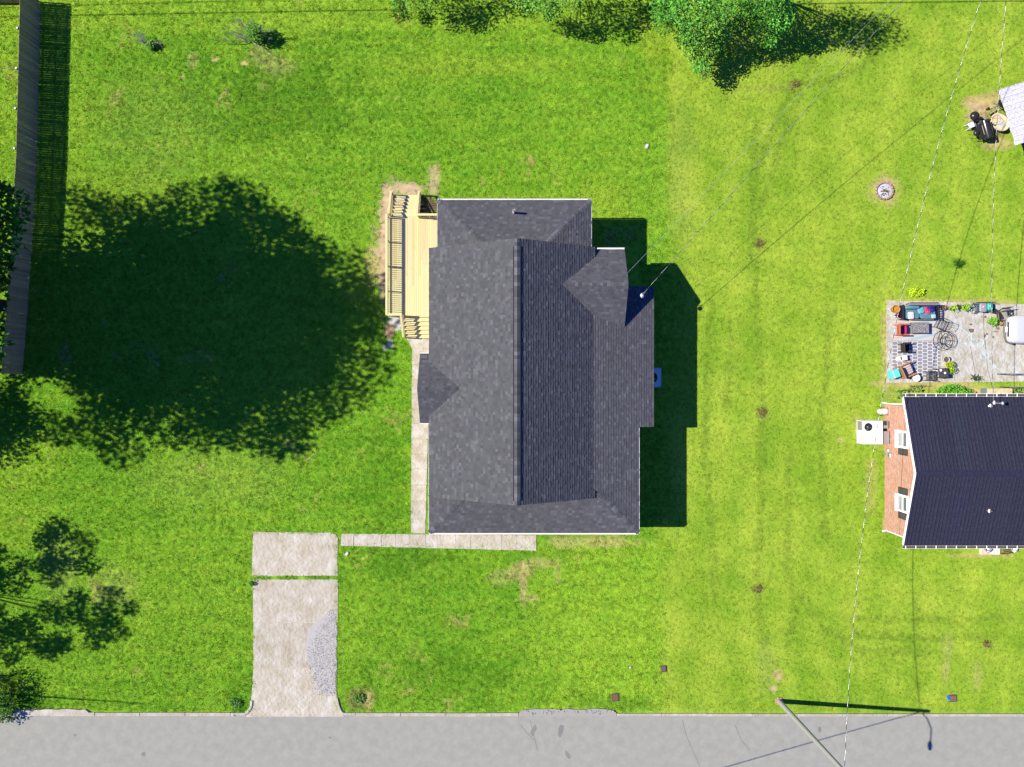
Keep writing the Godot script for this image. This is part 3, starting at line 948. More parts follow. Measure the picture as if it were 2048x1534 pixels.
	shingle_plane(roof, Vector3(0, 5.503 - 0.64 * 2.54, -3.4), X, Vector3(0, 0.64, -1).normalized(), [Vector2(4.75, 0), Vector2(6.98, 0), Vector2(6.98, 2.54 * f3), Vector2(2.9, 2.54 * f3)])
	# west gable
	var f4 := sqrt(1.0 + 0.65 * 0.65)
	shingle_plane(roof, Vector3(0, 3.7, -1.86), X, Vector3(0, 0.65, 1).normalized(), [Vector2(-5.74, 0), Vector2(-5.1, 0), Vector2(-2.9, 2.16 * f4), Vector2(-5.74, 2.16 * f4)])
	shingle_plane(roof, Vector3(0, 3.7, 2.46), X, Vector3(0, 0.65, -1).normalized(), [Vector2(-5.74, 0), Vector2(-5.1, 0), Vector2(-2.9, 2.16 * f4), Vector2(-5.74, 2.16 * f4)])
	# hips
	var dn1 := Vector3(0, -1.0 / 3.0, 0)
	caps(roof, Vector3(-4.6, 4.0, -11.35), Vector3(-1.7, 4.967, -8.45), 0.16, Vector3(-0.7, -0.23, 0.7), Vector3(0.7, -0.23, -0.7))
	caps(roof, Vector3(4.88, 4.0, -11.35), Vector3(1.98, 4.967, -8.45), 0.16, Vector3(0.7, -0.23, 0.7), Vector3(-0.7, -0.23, -0.7))
	caps(roof, Vector3(-5.16, 3.67, 9.31), Vector3(-3.0, 4.21, 7.15), 0.16, Vector3(-0.7, -0.17, -0.7), Vector3(0.7, -0.17, 0.7))
	caps(roof, Vector3(7.9, 3.67, 9.31), Vector3(5.3, 4.32, 6.71), 0.17, Vector3(0.7, -0.17, -0.7), Vector3(-0.7, -0.17, 0.7))
	caps(roof, Vector3(6.96, 5.5, -5.94), Vector3(3.1, 5.5, -5.94), 0.14, Vector3(0, -0.54, -0.84), Vector3(0, -0.54, 0.84))
	caps(roof, Vector3(-5.72, 5.1, 0.3), Vector3(-3.2, 5.1, 0.3), 0.14, Vector3(0, -0.54, -0.84), Vector3(0, -0.54, 0.84))
	# ridge with its raised vent
	caps(roof, Vector3(0.29, 7.0, -8.38), Vector3(0.29, 7.0, -7.95), 0.17, Vector3(-0.88, -0.48, 0), Vector3(0.88, -0.48, 0), 0.03)
	caps(roof, Vector3(0.29, 7.0, 6.8), Vector3(0.29, 7.0, 7.03), 0.17, Vector3(-0.88, -0.48, 0), Vector3(0.88, -0.48, 0), 0.03)
	var vb := MB.new()
	vb.col = C(0.012, 0.012, 0.013)
	for s in [-1.0, 1.0]:
		vb.bar(Vector3(0.29 + s * 0.12, 6.935, -7.95), Vector3(0.29 + s * 0.12, 6.935, 6.8), 0.2, 0.03)
	part(roof, "ridge_vent", vb, M.plastic)
	caps(roof, Vector3(0.29, 7.0, -7.95), Vector3(0.29, 7.0, 6.8), 0.235, Vector3(-0.885, -0.465, 0), Vector3(0.885, -0.465, 0), 0.03)
	# gutters and white drip edges
	gutter(h, Vector3(-4.62, 3.99, -11.385), Vector3(4.9, 3.99, -11.385), Vector3.FORWARD, C(0.66, 0.64, 0.58), 0.0)
	gutter(h, Vector3(-5.18, 3.66, 9.345), Vector3(7.92, 3.66, 9.345), Vector3.BACK, C(0.66, 0.64, 0.58), 0.0)
	gutter(h, Vector3(5.3, 3.97, -8.335), Vector3(6.98, 3.97, -8.335), Vector3.FORWARD, C(0.8, 0.79, 0.75), 0.0)
	for q in [[Vector3(4.925, 3.98, -11.37), Vector3(4.925, 3.98, -8.35), 0.05], [Vector3(7.945, 3.655, 2.76), Vector3(7.945, 3.655, 9.33), 0.05], [Vector3(-4.635, 3.98, -11.37), Vector3(-4.635, 3.98, -8.5), 0.03], [Vector3(-5.2, 3.655, 7.1), Vector3(-5.2, 3.655, 9.33), 0.03], [Vector3(-5.16, 3.985, 2.6), Vector3(-5.16, 3.985, 6.9), 0.03],
			[Vector3(-5.74, 3.69, -1.9), Vector3(-5.15, 3.69, -1.9), 0.07], [Vector3(-5.74, 3.69, 2.5), Vector3(-5.15, 3.69, 2.5), 0.07]]:
		var b := MB.new()
		b.col = C(0.6, 0.59, 0.55)
		b.bar(q[0], q[1], q[2] * 0.7, 0.035)
		part(h, "drip_edge", b, M.plastic)
	# plumbing vent
	var pv := MB.new()
	pv.col = C(0.8, 0.78, 0.76)
	var vp := Vector3(0.12, 4.29, -10.5)
	pv.lathe([Vector2(0.0, -0.05), Vector2(0.075, -0.05), Vector2(0.075, 0.74), Vector2(0.06, 0.74), Vector2(0.042, 0.4), Vector2(0, 0.4)], vp, 14)
	var pn := part(h, "vent_pipe", pv, M.plastic)
	var pf := MB.new()
	pf.col = C(0.45, 0.22, 0.14)
	pf.lathe([Vector2(0.13, -0.03), Vector2(0.1, 0.05), Vector2(0.06, 0.1)], vp, 14)
	part(pn, "flashing", pf, M.metal)
	# service mast with weatherhead, where the overhead cable lands
	var mp := Vector3(8.0, 3.6, -5.42)
	var ms := MB.new()
	ms.col = C(0.55, 0.55, 0.55)
	ms.tube([mp - Vector3(0, 0.3, 0), mp + Vector3(0, 0.85, 0)], 0.035, 10)
	var mn := part(h, "service_mast", ms, M.metal)
	var mh := MB.new()
	mh.col = C(0.7, 0.7, 0.7)
	mh.ball(mp + Vector3(-0.04, 0.92, 0.03), Vector3(0.12, 0.11, 0.16), 12, 8)
	part(mn, "weatherhead", mh, M.metal)
	var mw := MB.new()
	mw.col = C(0.04, 0.04, 0.04)
	for k in 3:
		var o := Vector3(0.06 + k * 0.06, 0, -0.05 * k)
		mw.tube([mp + Vector3(0.02, 0.86, 0), mp + Vector3(0.14, 0.70, 0.04) + o, mp + Vector3(0.20, 0.66, -0.12) + o, mp + Vector3(0.05, 0.8, -0.18)], 0.012, 6)
	part(mn, "wire_loop", mw, M.plastic)
	# condenser at the east wall
	var ac := local("air_conditioner", "square outdoor air conditioner with round fan in the house shadow", "air conditioner", Vector3(9.34, 0, -0.4))
	var pad := MB.new()
	pad.col = C(0.42, 0.41, 0.38)
	pad.box(Vector3(0, 0.04, 0), Vector3(1.3, 0.1, 1.35), 0.01)
	part(ac, "pad", pad, M.concrete)
	fan_unit(ac, Vector3(1.1, 0.85, 1.2), 0.09, 0.38, C(0.5, 0.5, 0.48), Vector2(-0.08, 0))

func fan_unit(o: Node3D, size: Vector3, y0: float, fan_r: float, col: Color, off: Vector2) -> void:
	var b := MB.new()
	b.col = col
	var t := y0 + size.y
	b.box(Vector3(0, y0 + size.y * 0.5 - 0.05, 0), Vector3(size.x, size.y - 0.1, size.z), 0.02)
	part(o, "cabinet", b, M.plastic)
	# top panel: a square with a round hole
	var lid := MB.new()
	lid.col = col
	var n := 64
	for k in n:
		var a0 := TAU * k / n
		var a1 := TAU * (k + 1) / n
		var q := []
		for a in [a0, a1]:
			q.append(Vector3(off.x + cos(a) * fan_r, t, off.y + sin(a) * fan_r))
		var r := []
		for a in [a0, a1]:
			var d := Vector2(cos(a), sin(a))
			var tx := ((size.x * 0.5 * signf(d.x)) - off.x) / d.x if absf(d.x) > 1e-4 else 1e9
			var tz := ((size.z * 0.5 * signf(d.y)) - off.y) / d.y if absf(d.y) > 1e-4 else 1e9
			var m := minf(tx, tz)
			r.append(Vector3(off.x + d.x * m, t, off.y + d.y * m))
		lid.face([q[0], r[0], r[1], q[1]], Vector3(0, t - 1, 0))
	for c in [[1, 1], [1, -1], [-1, 1], [-1, -1]]:   # corners the fan of quads cuts off
		var cp := Vector3(c[0] * size.x * 0.5, t - 0.004, c[1] * size.z * 0.5)
		lid.face([cp, cp - Vector3(c[0] * 0.2, 0, 0), cp - Vector3(0, 0, c[1] * 0.2)], Vector3(0, t - 1, 0))
	for s in [-1.0, 1.0]:
		lid.box(Vector3(s * (size.x * 0.5 - 0.01), t - 0.055, 0), Vector3(0.018, 0.1, size.z - 0.002))
		lid.box(Vector3(0, t - 0.055, s * (size.z * 0.5 - 0.01)), Vector3(size.x - 0.04, 0.1, 0.018))
	part(o, "top_panel", lid, M.plastic)
	var well := MB.new()
	well.col = C(0.012, 0.013, 0.014)
	well.lathe([Vector2(0, t - 0.09), Vector2(fan_r + 0.005, t - 0.09), Vector2(fan_r + 0.005, t - 0.002)], Vector3(off.x, 0, off.y), 28)
	var fn := part(o, "fan", well, M.plastic)
	for k in 4:
		var bl := MB.new()
		bl.col = C(0.11, 0.115, 0.12)
		var a := TAU * k / 4.0 + 0.4
		bl.box(Vector3(off.x + cos(a) * fan_r * 0.5, t - 0.05, off.y + sin(a) * fan_r * 0.5), Vector3(fan_r * 0.8, 0.008, fan_r * 0.42), 0.0, Basis(Vector3.UP, -a) * Basis(Vector3.RIGHT, 0.35))
		part(fn, "blade", bl, M.metal)
	var hub := MB.new()
	hub.col = C(0.25, 0.25, 0.25)
	hub.lathe([Vector2(fan_r * 0.26, t - 0.08), Vector2(fan_r * 0.26, t - 0.03), Vector2(0, t - 0.02)], Vector3(off.x, 0, off.y), 16)
	part(fn, "hub", hub, M.metal)
	for k in 3:
		var gr := MB.new()
		gr.col = C(0.05, 0.05, 0.05)
		var ring := []
		for s in 25: ring.append(Vector3(off.x + cos(TAU * s / 24) * fan_r * (0.3 + 0.3 * k), t + 0.01, off.y + sin(TAU * s / 24) * fan_r * (0.3 + 0.3 * k)))
		gr.tube(ring, 0.006, 5, false)
		part(fn, "guard_ring", gr, M.iron)

# ---------------------------------------------------------------- the wooden deck
func build_deck() -> void:
	var d := thing("wooden_deck", "new yellow pine deck with railings and two flights of steps beside the house", "deck", Vector3(-6.6, 0, -7.7))
	var yellow := C(0.80, 0.70, 0.35)
	var H := 1.05
	var z0 := -11.0
	var z1 := -4.42
	var x := -8.12
	while x < -4.85:   # floor boards run along the house
		var t := rnd(0.84, 1.08)
		var b := MB.new()
		b.col = Color(yellow.r * t, yellow.g * t * rnd(0.98, 1.02), yellow.b * t * rnd(0.9, 1.1))
		var cut := rnd(z0 + 2.0, z1 - 2.0)
		var w := 0.137
		b.box(Vector3(x, H - 0.019, (z0 + cut) * 0.5), Vector3(w, 0.038, cut - z0 - 0.004), 0.004)
		part(d, "floor_board", b, M.wood)
		var b2 := MB.new()
		b2.col = Color(yellow.r * rnd(0.92, 1.08), yellow.g * rnd(0.94, 1.04), yellow.b)
		b2.box(Vector3(x, H - 0.019 + rnd(-0.002, 0.002), (cut + z1) * 0.5), Vector3(w, 0.038, z1 - cut - 0.004), 0.004)
		part(d, "floor_board", b2, M.wood)
		x += 0.144
	for q in [[Vector3(-8.17, 0.9, z0), Vector3(-8.17, 0.9, z1)], [Vector3(-8.14, 0.9, z0 - 0.02), Vector3(-4.9, 0.9, z0 - 0.02)], [Vector3(-8.14, 0.9, z1 + 0.02), Vector3(-5.0, 0.9, z1 + 0.02)], [Vector3(-6.5, 0.9, z0 + 0.02), Vector3(-6.5, 0.9, z1 - 0.02)]]:
		var b := MB.new()
		b.col = yellow
		b.bar(q[0], q[1], 0.04, 0.22)
		part(d, "joist", b, M.wood)
	rail_run(d, Vector3(-8.13, H, z0 + 0.06), Vector3(-8.13, H, z1 - 0.06), yellow, 4, true)
	rail_run(d, Vector3(-8.06, H, z1 - 0.05), Vector3(-7.2, H, z1 - 0.05), yellow, 1, true)
	rail_run(d, Vector3(-6.12, H, z0 + 0.05), Vector3(-4.72, H, z0 + 0.05), yellow, 2, true)
	# north steps, rails on both sides
	for k in 6:
		var b := MB.new()
		var t := rnd(0.93, 1.05)
		b.col = Color(yellow.r * t, yellow.g * t, yellow.b * t)
		b.box(Vector3(-7.08, H - 0.175 * (k + 1) + 0.155, z0 - 0.17 - 0.28 * k), Vector3(1.72, 0.038, 0.27), 0.005)
		part(d, "tread", b, M.wood)
		var r := MB.new()
		r.col = yellow
		r.box(Vector3(-7.08, H - 0.175 * (k + 1) + 0.06, z0 - 0.055 - 0.28 * k), Vector3(1.7, 0.15, 0.02))
		part(d, "riser", r, M.wood)
	for xx in [-8.0, -6.16]:
		var b := MB.new()
		b.col = yellow
		b.bar(Vector3(xx, 0.82, z0 - 0.05), Vector3(xx, 0.05, z0 - 1.75), 0.04, 0.22)
		part(d, "stringer", b, M.wood)
		rail_run(d, Vector3(xx, H, z0 - 0.05), Vector3(xx, 0.12, z0 - 1.7), yellow, 1, false)
	# south steps
	for k in 5:
		var b := MB.new()
		var t := rnd(0.93, 1.05)
		b.col = Color(yellow.r * t, yellow.g * t, yellow.b * t)
		b.box(Vector3(-6.2, H - 0.2 * (k + 1) + 0.18, z1 + 0.2 + 0.26 * k), Vector3(1.96, 0.038, 0.25), 0.005)
		part(d, "tread", b, M.wood)
	for xx in [-7.2, -5.2]:
		var b := MB.new()
		b.col = yellow
		b.bar(Vector3(xx, 0.82, z1 + 0.05), Vector3(xx, 0.05, z1 + 1.3), 0.04, 0.22)
		part(d, "stringer", b, M.wood)
	rail_run(d, Vector3(-7.2, H, z1 + 0.04), Vector3(-7.2, 0.1, z1 + 1.32), yellow, 1, false)
	# posts in the ground
	for xx in [-8.05, -6.5]:
		for zz in [z0 + 0.1, (z0 + z1) * 0.5, z1 - 0.1]:
			var b := MB.new()
			b.col = yellow
			b.box(Vector3(xx, 0.44, zz), Vector3(0.09, 0.9, 0.09))
			part(d, "foot_post", b, M.wood)

func rail_run(d: Node3D, a: Vector3, c: Vector3, col: Color, bays: int, flat: bool) -> void:
	var up := Vector3.UP
	for k in bays + 1:
		var p := a.lerp(c, float(k) / bays)
		var b := MB.new()
		b.col = col
		b.box(p + up * 0.42, Vector3(0.09, 1.0, 0.09), 0.006)
		part(d, "rail_post", b, M.wood)
	for q in [[0.86, 0.04, 0.085], [0.12, 0.04, 0.085]]:
		var b := MB.new()
		b.col = col
		b.bar(a + up * q[0], c + up * q[0], q[1], q[2])
		part(d, "rail", b, M.wood)
	var cb := MB.new()
	cb.col = Color(col.r * 1.05, col.g * 1.05, col.b * 1.05)
	cb.bar(a + up * 0.94 - (c - a).normalized() * 0.05, c + up * 0.94 + (c - a).normalized() * 0.05, 0.14, 0.036, 0.005)
	part(d, "rail_cap", cb, M.wood)
	var n := int(a.distance_to(c) / 0.135)
	for k in range(1, n):
		var p := a.lerp(c, float(k) / n)
		var b := MB.new()
		var t := rnd(0.9, 1.06)
		b.col = Color(col.r * t, col.g * t, col.b * t)
		b.box(p + up * 0.47 + Vector3(0.004, 0, 0.004), Vector3(0.036, 0.86, 0.036))
		part(d, "baluster", b, M.wood)

# ---------------------------------------------------------------- the brick house next door
func build_brick_house() -> void:
	var h := thing("brick_house", "salmon brick house with dark blue ribbed metal roof and white gutters", "house", Vector3(33.0, 0, 5.6))
	var x0 := 25.2
	var x1 := 41.0
	var z0 := 1.42
	var z1 := 9.83
	var eave := 2.5
	var ridge := 3.87
	var zr := 5.6
	var wb := MB.new()
	wb.col = C(0.68, 0.58, 0.50)
	wb.box(Vector3((x0 + x1) * 0.5 + 0.02, 1.27, (z0 + z1) * 0.5), Vector3(x1 - x0, 2.54, z1 - z0))
	part(h, "wall", wb, M.plain)
	var gw := MB.new()
	gw.col = C(0.68, 0.58, 0.50)
	wedge(gw, Vector3(x0 + 0.02, 2.54, z0), Vector3(x0 + 0.02, 2.54, z1), Vector3(x0 + 0.02, 3.7, zr), Vector3(0.2, 0, 0))
	part(h, "gable_wall", gw, M.plain)
	var openings := [[3.0, 4.2, 1.66, 2.9], [7.1, 8.35, 1.66, 2.9]]
	var bb := MB.new()
	var row := 0
	var y := 0.02
	while y < 3.6:
		var top := 2.6 if y < 2.5 else 2.6
		var za := z0
		var zb := z1
		if y > 2.45:
			var k := (y + 0.07 - 2.45) / (3.62 - 2.45)
			za = lerpf(z0, zr, k); zb = lerpf(z1, zr, k)
		var z := za - (0.105 if row % 2 else 0.0)
		while z < zb:
			var a := maxf(z, za)
			var c := minf(z + 0.198, zb)
			z += 0.21
			if c - a < 0.03: continue
			var skip := false
			for o in openings:
				if a > o[0] - 0.05 and c < o[1] + 0.05 and y > o[2] - 0.04 and y < o[3]: skip = true
			if skip: continue
			var t := rnd(0.82, 1.12)
			bb.col = C(0.72 * t, 0.40 * t * rnd(0.94, 1.08), 0.28 * t)
			if rng.randf() < 0.12: bb.col = C(0.74 * t, 0.52 * t, 0.42 * t)
			bb.box(Vector3(x0 + 0.005 + rnd(-0.002, 0.002), y + 0.031, (a + c) * 0.5), Vector3(0.05, 0.062, c - a))
		y += 0.075
		row += 1
	part(h, "bricks", bb, M.brick, true)
	# windows and shutters
	for w in [[3.6, 1, [[1]]], [7.72, 2, []]]:
		var zc: float = w[0]
		var p := Vector3(x0 - 0.03, 2.28, zc)
		var gb := MB.new()
		gb.col = C(0.10, 0.12, 0.13)
		gb.box(p + Vector3(0.03, 0, 0), Vector3(0.04, 1.0, 0.84))
		var wn := part(h, "window", gb, M.gloss)
		var fb := MB.new()
		fb.col = C(0.8, 0.8, 0.77)
		for s in [-1.0, 1.0]:
			fb.box(p + Vector3(-0.01, 0, s * 0.50), Vector3(0.11, 1.2, 0.14), 0.01)
		fb.box(p + Vector3(-0.01, 0.56, 0), Vector3(0.106, 0.1, 0.858), 0.01)
		fb.box(p + Vector3(-0.008, 0.0, 0), Vector3(0.06, 0.06, 0.858), 0.006)
		part(wn, "frame", fb, M.plastic)
		var sb := MB.new()
		sb.col = C(0.74, 0.73, 0.7)
		sb.box(p + Vector3(-0.07, -0.6, 0), Vector3(0.26, 0.07, 1.2), 0.012)
		part(wn, "sill", sb, M.plain)
		for k in 5:
			var bl := MB.new()
			bl.col = C(0.6, 0.62, 0.62)
			bl.box(p + Vector3(0.004, -0.4 + 0.08 * k, 0), Vector3(0.012, 0.05, 0.84), 0.0, Basis(Vector3.BACK, 0.4))
			part(wn, "blind_slat", bl, M.plastic)
		for s in ([1.0] if w[1] == 1 else [-1.0, 1.0]):
			var sh := MB.new()
			sh.col = C(0.045, 0.04, 0.038)
			var q := p + Vector3(-0.005, 0.02, s * 0.80)
			for e in [-1.0, 1.0]:
				sh.box(q + Vector3(0, 0, e * 0.19), Vector3(0.045, 1.08, 0.06), 0.006)
				sh.box(q + Vector3(0, e * 0.5, 0), Vector3(0.042, 0.08, 0.318))
			sh.box(q + Vector3(0.01, 0, 0), Vector3(0.02, 0.92, 0.318))
			var sn := part(h, "shutter", sh, M.plastic)
			for k in 11:
				var lv := MB.new()
				lv.col = C(0.05, 0.045, 0.042)
				lv.box(q + Vector3(-0.008, -0.42 + 0.084 * k, 0), Vector3(0.012, 0.07, 0.316), 0.0, Basis(Vector3.BACK, -0.5))
				part(sn, "louvre", lv, M.plastic)
	# ribbed metal roof, one sheet beside the other
	var ra := MB.new()
	ra.col = C(0.78, 0.78, 0.76)
	var xe := 25.1
	for q in [[Vector3(xe + 0.02, eave - 0.10, 0.92), Vector3(xe + 0.02, ridge - 0.10, zr)], [Vector3(xe + 0.02, eave - 0.10, 10.34), Vector3(xe + 0.02, ridge - 0.10, zr)]]:
		ra.bar(q[0], q[1], 0.05, 0.17)
	var roof := part(h, "roof", ra, M.plastic)
	roof.set_meta("label", "dark navy ribbed metal roof with white rake trim")
	for side in [[0.86, 1.0], [10.38, -1.0]]:
		var ze: float = side[0]
		var run := absf(zr - ze)
		var slope := Vector3(0, ridge - eave, (zr - ze)).normalized()
		var ln := sqrt(run * run + (ridge - eave) * (ridge - eave))
		var nn := Vector3.RIGHT.cross(slope).normalized()
		if nn.y < 0: nn = -nn
		var x := xe
		while x < x1 + 0.3:
			var sb := MB.new()
			var t := rnd(0.94, 1.06)
			sb.col = C(0.052 * t, 0.053 * t, 0.076 * t)
			var pts := [[0.0, 0.0]]
			for k in 4:
				var c := 0.115 + 0.228 * k
				pts.append_array([[c - 0.028, 0.0], [c - 0.018, 0.045], [c + 0.018, 0.045], [c + 0.028, 0.0]])
			pts.append([0.908, 0.0])
			for k in pts.size() - 1:
				var a: Vector3 = Vector3(x + pts[k][0], eave, ze) + nn * pts[k][1]
				var c: Vector3 = Vector3(x + pts[k + 1][0], eave, ze) + nn * pts[k + 1][1]
				sb.face([a, c, c + slope * ln, a + slope * ln], a - nn + Vector3(0.1, 0, 0) * 0)
			sb.face([Vector3(x, eave, ze) - nn * 0.02, Vector3(x + 0.908, eave, ze) - nn * 0.02, Vector3(x + 0.908, eave, ze) + slope * ln - nn * 0.02, Vector3(x, eave, ze) + slope * ln - nn * 0.02], Vector3(x, eave + 3, ze))
			var pn := part(roof, "roof_sheet", sb, M.roof_metal)
			x += 0.912
		gutter(h, Vector3(xe - 0.02, eave - 0.02, ze + (-0.03 if side[1] > 0 else 0.03)), Vector3(x1, eave - 0.02, ze + (-0.03 if side[1] > 0 else 0.03)), Vector3(0, 0, -side[1]), C(0.82, 0.82, 0.8), 0.66)
	var rc := MB.new()
	rc.col = C(0.046, 0.047, 0.07)
	for s in [-1.0, 1.0]:
		rc.face([Vector3(xe - 0.03, ridge + 0.045, zr), Vector3(x1, ridge + 0.045, zr), Vector3(x1, ridge - 0.01, zr + s * 0.2), Vector3(xe - 0.03, ridge - 0.01, zr + s * 0.2)], Vector3(30, 0, zr))
	part(roof, "ridge_cap", rc, M.roof_metal)
	for s in [-1.0, 1.0]:
		var rk := MB.new()
		rk.col = C(0.82, 0.82, 0.8)
		var e := Vector3(xe - 0.03, eave + 0.01, zr + s * 4.74)
		rk.bar(e, Vector3(xe - 0.03, ridge + 0.03, zr), 0.045, 0.05)
		part(roof, "rake_trim", rk, M.plastic)
	# two roof penetrations with pale boots
	for q in [[1978, 1021, 0.3, 0], [1980, 812, 0.25, 1], [1988, 806, 0.75, 2]]:
		var z: float = 8.0
		var hh := 3.2
		var p := W(q[0], q[1], 3.2)
		var zz := p.z
		hh = lerpf(eave, ridge, 1.0 - absf(zz - zr) / 4.74)
		p = W(q[0], q[1], hh)
		p.y = hh
		var bt := MB.new()
		bt.col = C(0.78, 0.77, 0.75)
		bt.box(p + Vector3(0, 0.02, 0), Vector3(0.22, 0.02, 0.22), 0.005, Basis(Vector3.UP, 0.78))
		bt.lathe([Vector2(0.10, 0.0), Vector2(0.07, 0.1), Vector2(0.05, 0.13)], p, 14)
		var bn := part(roof, "pipe_boot", bt, M.plastic)
		var pp := MB.new()
		pp.col = C(0.5, 0.3, 0.25) if q[3] == 0 else C(0.6, 0.6, 0.6)
		pp.lathe([Vector2(0.04, 0), Vector2(0.04, q[2]), Vector2(0.03, q[2]), Vector2(0.03, q[2] - 0.1), Vector2(0, q[2] - 0.1)], p, 12)
		if q[3] == 2: pp.ball(p + Vector3(0, q[2] + 0.05, 0), Vector3(0.09, 0.09, 0.12), 10, 6)
		part(h, "vent_pipe" if q[3] < 2 else "service_mast", pp, M.metal)
	# downspouts on the west corners
	for q in [[1.0, 1.0], [10.25, -1.0]]:
		var ds := MB.new()
		ds.col = C(0.8, 0.8, 0.78)
		var zc: float = z0 - 0.02 if q[1] > 0 else z1 + 0.02
		ds.bar(Vector3(x0 + 0.12, 2.38, q[0]), Vector3(x0 + 0.06, 2.1, zc - q[1] * 0.05), 0.07, 0.09)
		ds.bar(Vector3(x0 + 0.06, 2.1, zc - q[1] * 0.05), Vector3(x0 + 0.06, 0.12, zc - q[1] * 0.05), 0.07, 0.09)
		ds.bar(Vector3(x0 + 0.06, 0.12, zc - q[1] * 0.05), Vector3(x0 - 0.2, 0.04, zc - q[1] * 0.12), 0.07, 0.07)
		part(h, "downspout", ds, M.plastic)
	# electricity meter with conduit on the west wall
	var em := MB.new()
	em.col = C(0.6, 0.61, 0.62)
	em.box(Vector3(x0 - 0.14, 0.9, 4.75), Vector3(0.22, 0.5, 0.26), 0.02)
	em.box(Vector3(x0 - 0.12, 0.65, 4.45), Vector3(0.18, 0.34, 0.2), 0.02)
	em.tube([Vector3(x0 - 0.1, 0.02, 4.75), Vector3(x0 - 0.1, 0.66, 4.75)], 0.03, 8)
	var en := part(h, "meter_box", em, M.metal)
	var eg := MB.new()
	eg.col = C(0.1, 0.1, 0.11)
	eg.ball(Vector3(x0 - 0.25, 1.0, 4.75), Vector3(0.06, 0.1, 0.1), 12, 8)
	part(en, "dial", eg, M.gloss)

	# packaged heating and cooling unit with its duct boxes
	var ac := local("package_air_unit", "big white packaged air unit with a round fan by the brick wall", "air conditioner", Vector3(23.95, 0, 3.25))
	var pad := MB.new()
	pad.col = C(0.42, 0.41, 0.38)
	pad.box(Vector3(0, 0.0, 0), Vector3(1.36, 0.1, 1.62), 0.01)
	part(ac, "pad", pad, M.concrete)
	fan_unit(ac, Vector3(1.3, 0.84, 1.55), 0.05, 0.27, C(0.72, 0.69, 0.63), Vector2(-0.30, -0.36))
	var gl := MB.new()
	gl.col = C(0.17, 0.17, 0.17)
	gl.box(Vector3(-0.655, 0.45, -0.43), Vector3(0.02, 0.6, 0.6), 0.004)
	var gn := part(ac, "grille", gl, M.metal)
	for k in 9:
		var sl := MB.new()
		sl.col = C(0.36, 0.36, 0.36)
		sl.box(Vector3(-0.672, 0.19 + 0.065 * k, -0.43), Vector3(0.02, 0.018, 0.58))
		part(gn, "slat", sl, M.metal)
	var du := MB.new()
	du.col = C(0.5, 0.51, 0.52)
	du.box(Vector3(0.95, 0.5, 0.35), Vector3(0.42, 0.55, 0.85), 0.02)
	du.box(Vector3(0.93, 0.5, -0.5), Vector3(0.38, 0.5, 0.5), 0.02)
	part(ac, "duct", du, M.metal)
	var dk := MB.new()
	dk.col = C(0.035, 0.033, 0.032)
	dk.box(Vector3(0.80, 0.82, -0.62), Vector3(0.16, 0.18, 0.28), 0.01)
	part(ac, "junction_box", dk, M.plastic)

# ---------------------------------------------------------------- fence
func build_fence() -> void:
	var f := thing("picket_fence", "long weathered grey-brown board fence along the west lawn", "fence", W(64, 400))
	var line := []
	for q in [[81, 9], [77, 170], [73, 330], [66, 450], [56, 610], [45, 750]]: line.append(W(q[0], q[1]))
	fence_run(f, line, Vector3(-1, 0, 0), 2.0)
	var g := thing("side_fence", "tan weathered board fence meeting the long fence at its north corner", "fence", W(-60, 6))
	fence_run(g, [W(79, 7.5), W(-320, 2)], Vector3(0, 0, -1), 1.95, 90)

func fence_run(f: Node3D, line: Array, back: Vector3, tall: float, most := 300) -> void:
	var along := 0.0
	var carry := 0.07
	var next_post := 0.0
	for k in line.size() - 1:
		var a: Vector3 = line[k]
		var c: Vector3 = line[k + 1]
		var d := (c - a).normalized()
		var ln := a.distance_to(c)
		var bs := Basis(d, Vector3.UP, d.cross(Vector3.UP))
		var s := carry
		while s < ln and most > 0:
			var p := a + d * s
			var b := MB.new()
			var t := rnd(0.75, 1.2)
			b.col = C(0.50 * t, 0.385 * t, 0.205 * t)
			if rng.randf() < 0.06: b.col = C(0.5, 0.38, 0.22)
			b.box(p + Vector3(0, tall * 0.5 + rnd(-0.015, 0.012), 0) + back * -0.01, Vector3(0.138, tall, 0.017), 0.0, bs * Basis(Vector3.BACK, rnd(-0.004, 0.004)))
			part(f, "picket", b, M.old_wood)
			s += 0.139 + rnd(0.001, 0.012)
			most -= 1
		carry = s - ln
		for hh in [0.28, tall * 0.55, tall - 0.22]:
			var b := MB.new()
			b.col = C(0.16, 0.145, 0.115)
			b.bar(a + back * 0.03 + Vector3(0, hh, 0), c + back * 0.03 + Vector3(0, hh, 0), 0.04, 0.085)
			part(f, "fence_rail", b, M.old_wood)
		while next_post < along + ln:
			var p := a + d * (next_post - along) + back * 0.1
			var b := MB.new()
			b.col = C(0.17, 0.15, 0.12)
			b.box(p + Vector3(0, tall * 0.5 + 0.02, 0), Vector3(0.09, tall + 0.04, 0.09), 0.006)
			var pn := part(f, "fence_post", b, M.old_wood)
			var cb := MB.new()
			cb.col = C(0.75, 0.74, 0.72)
			cb.box(p + Vector3(0, tall + 0.05, 0), Vector3(0.11, 0.025, 0.11), 0.008)
			part(pn, "post_cap", cb, M.plastic)
			next_post += 2.6
		along += ln

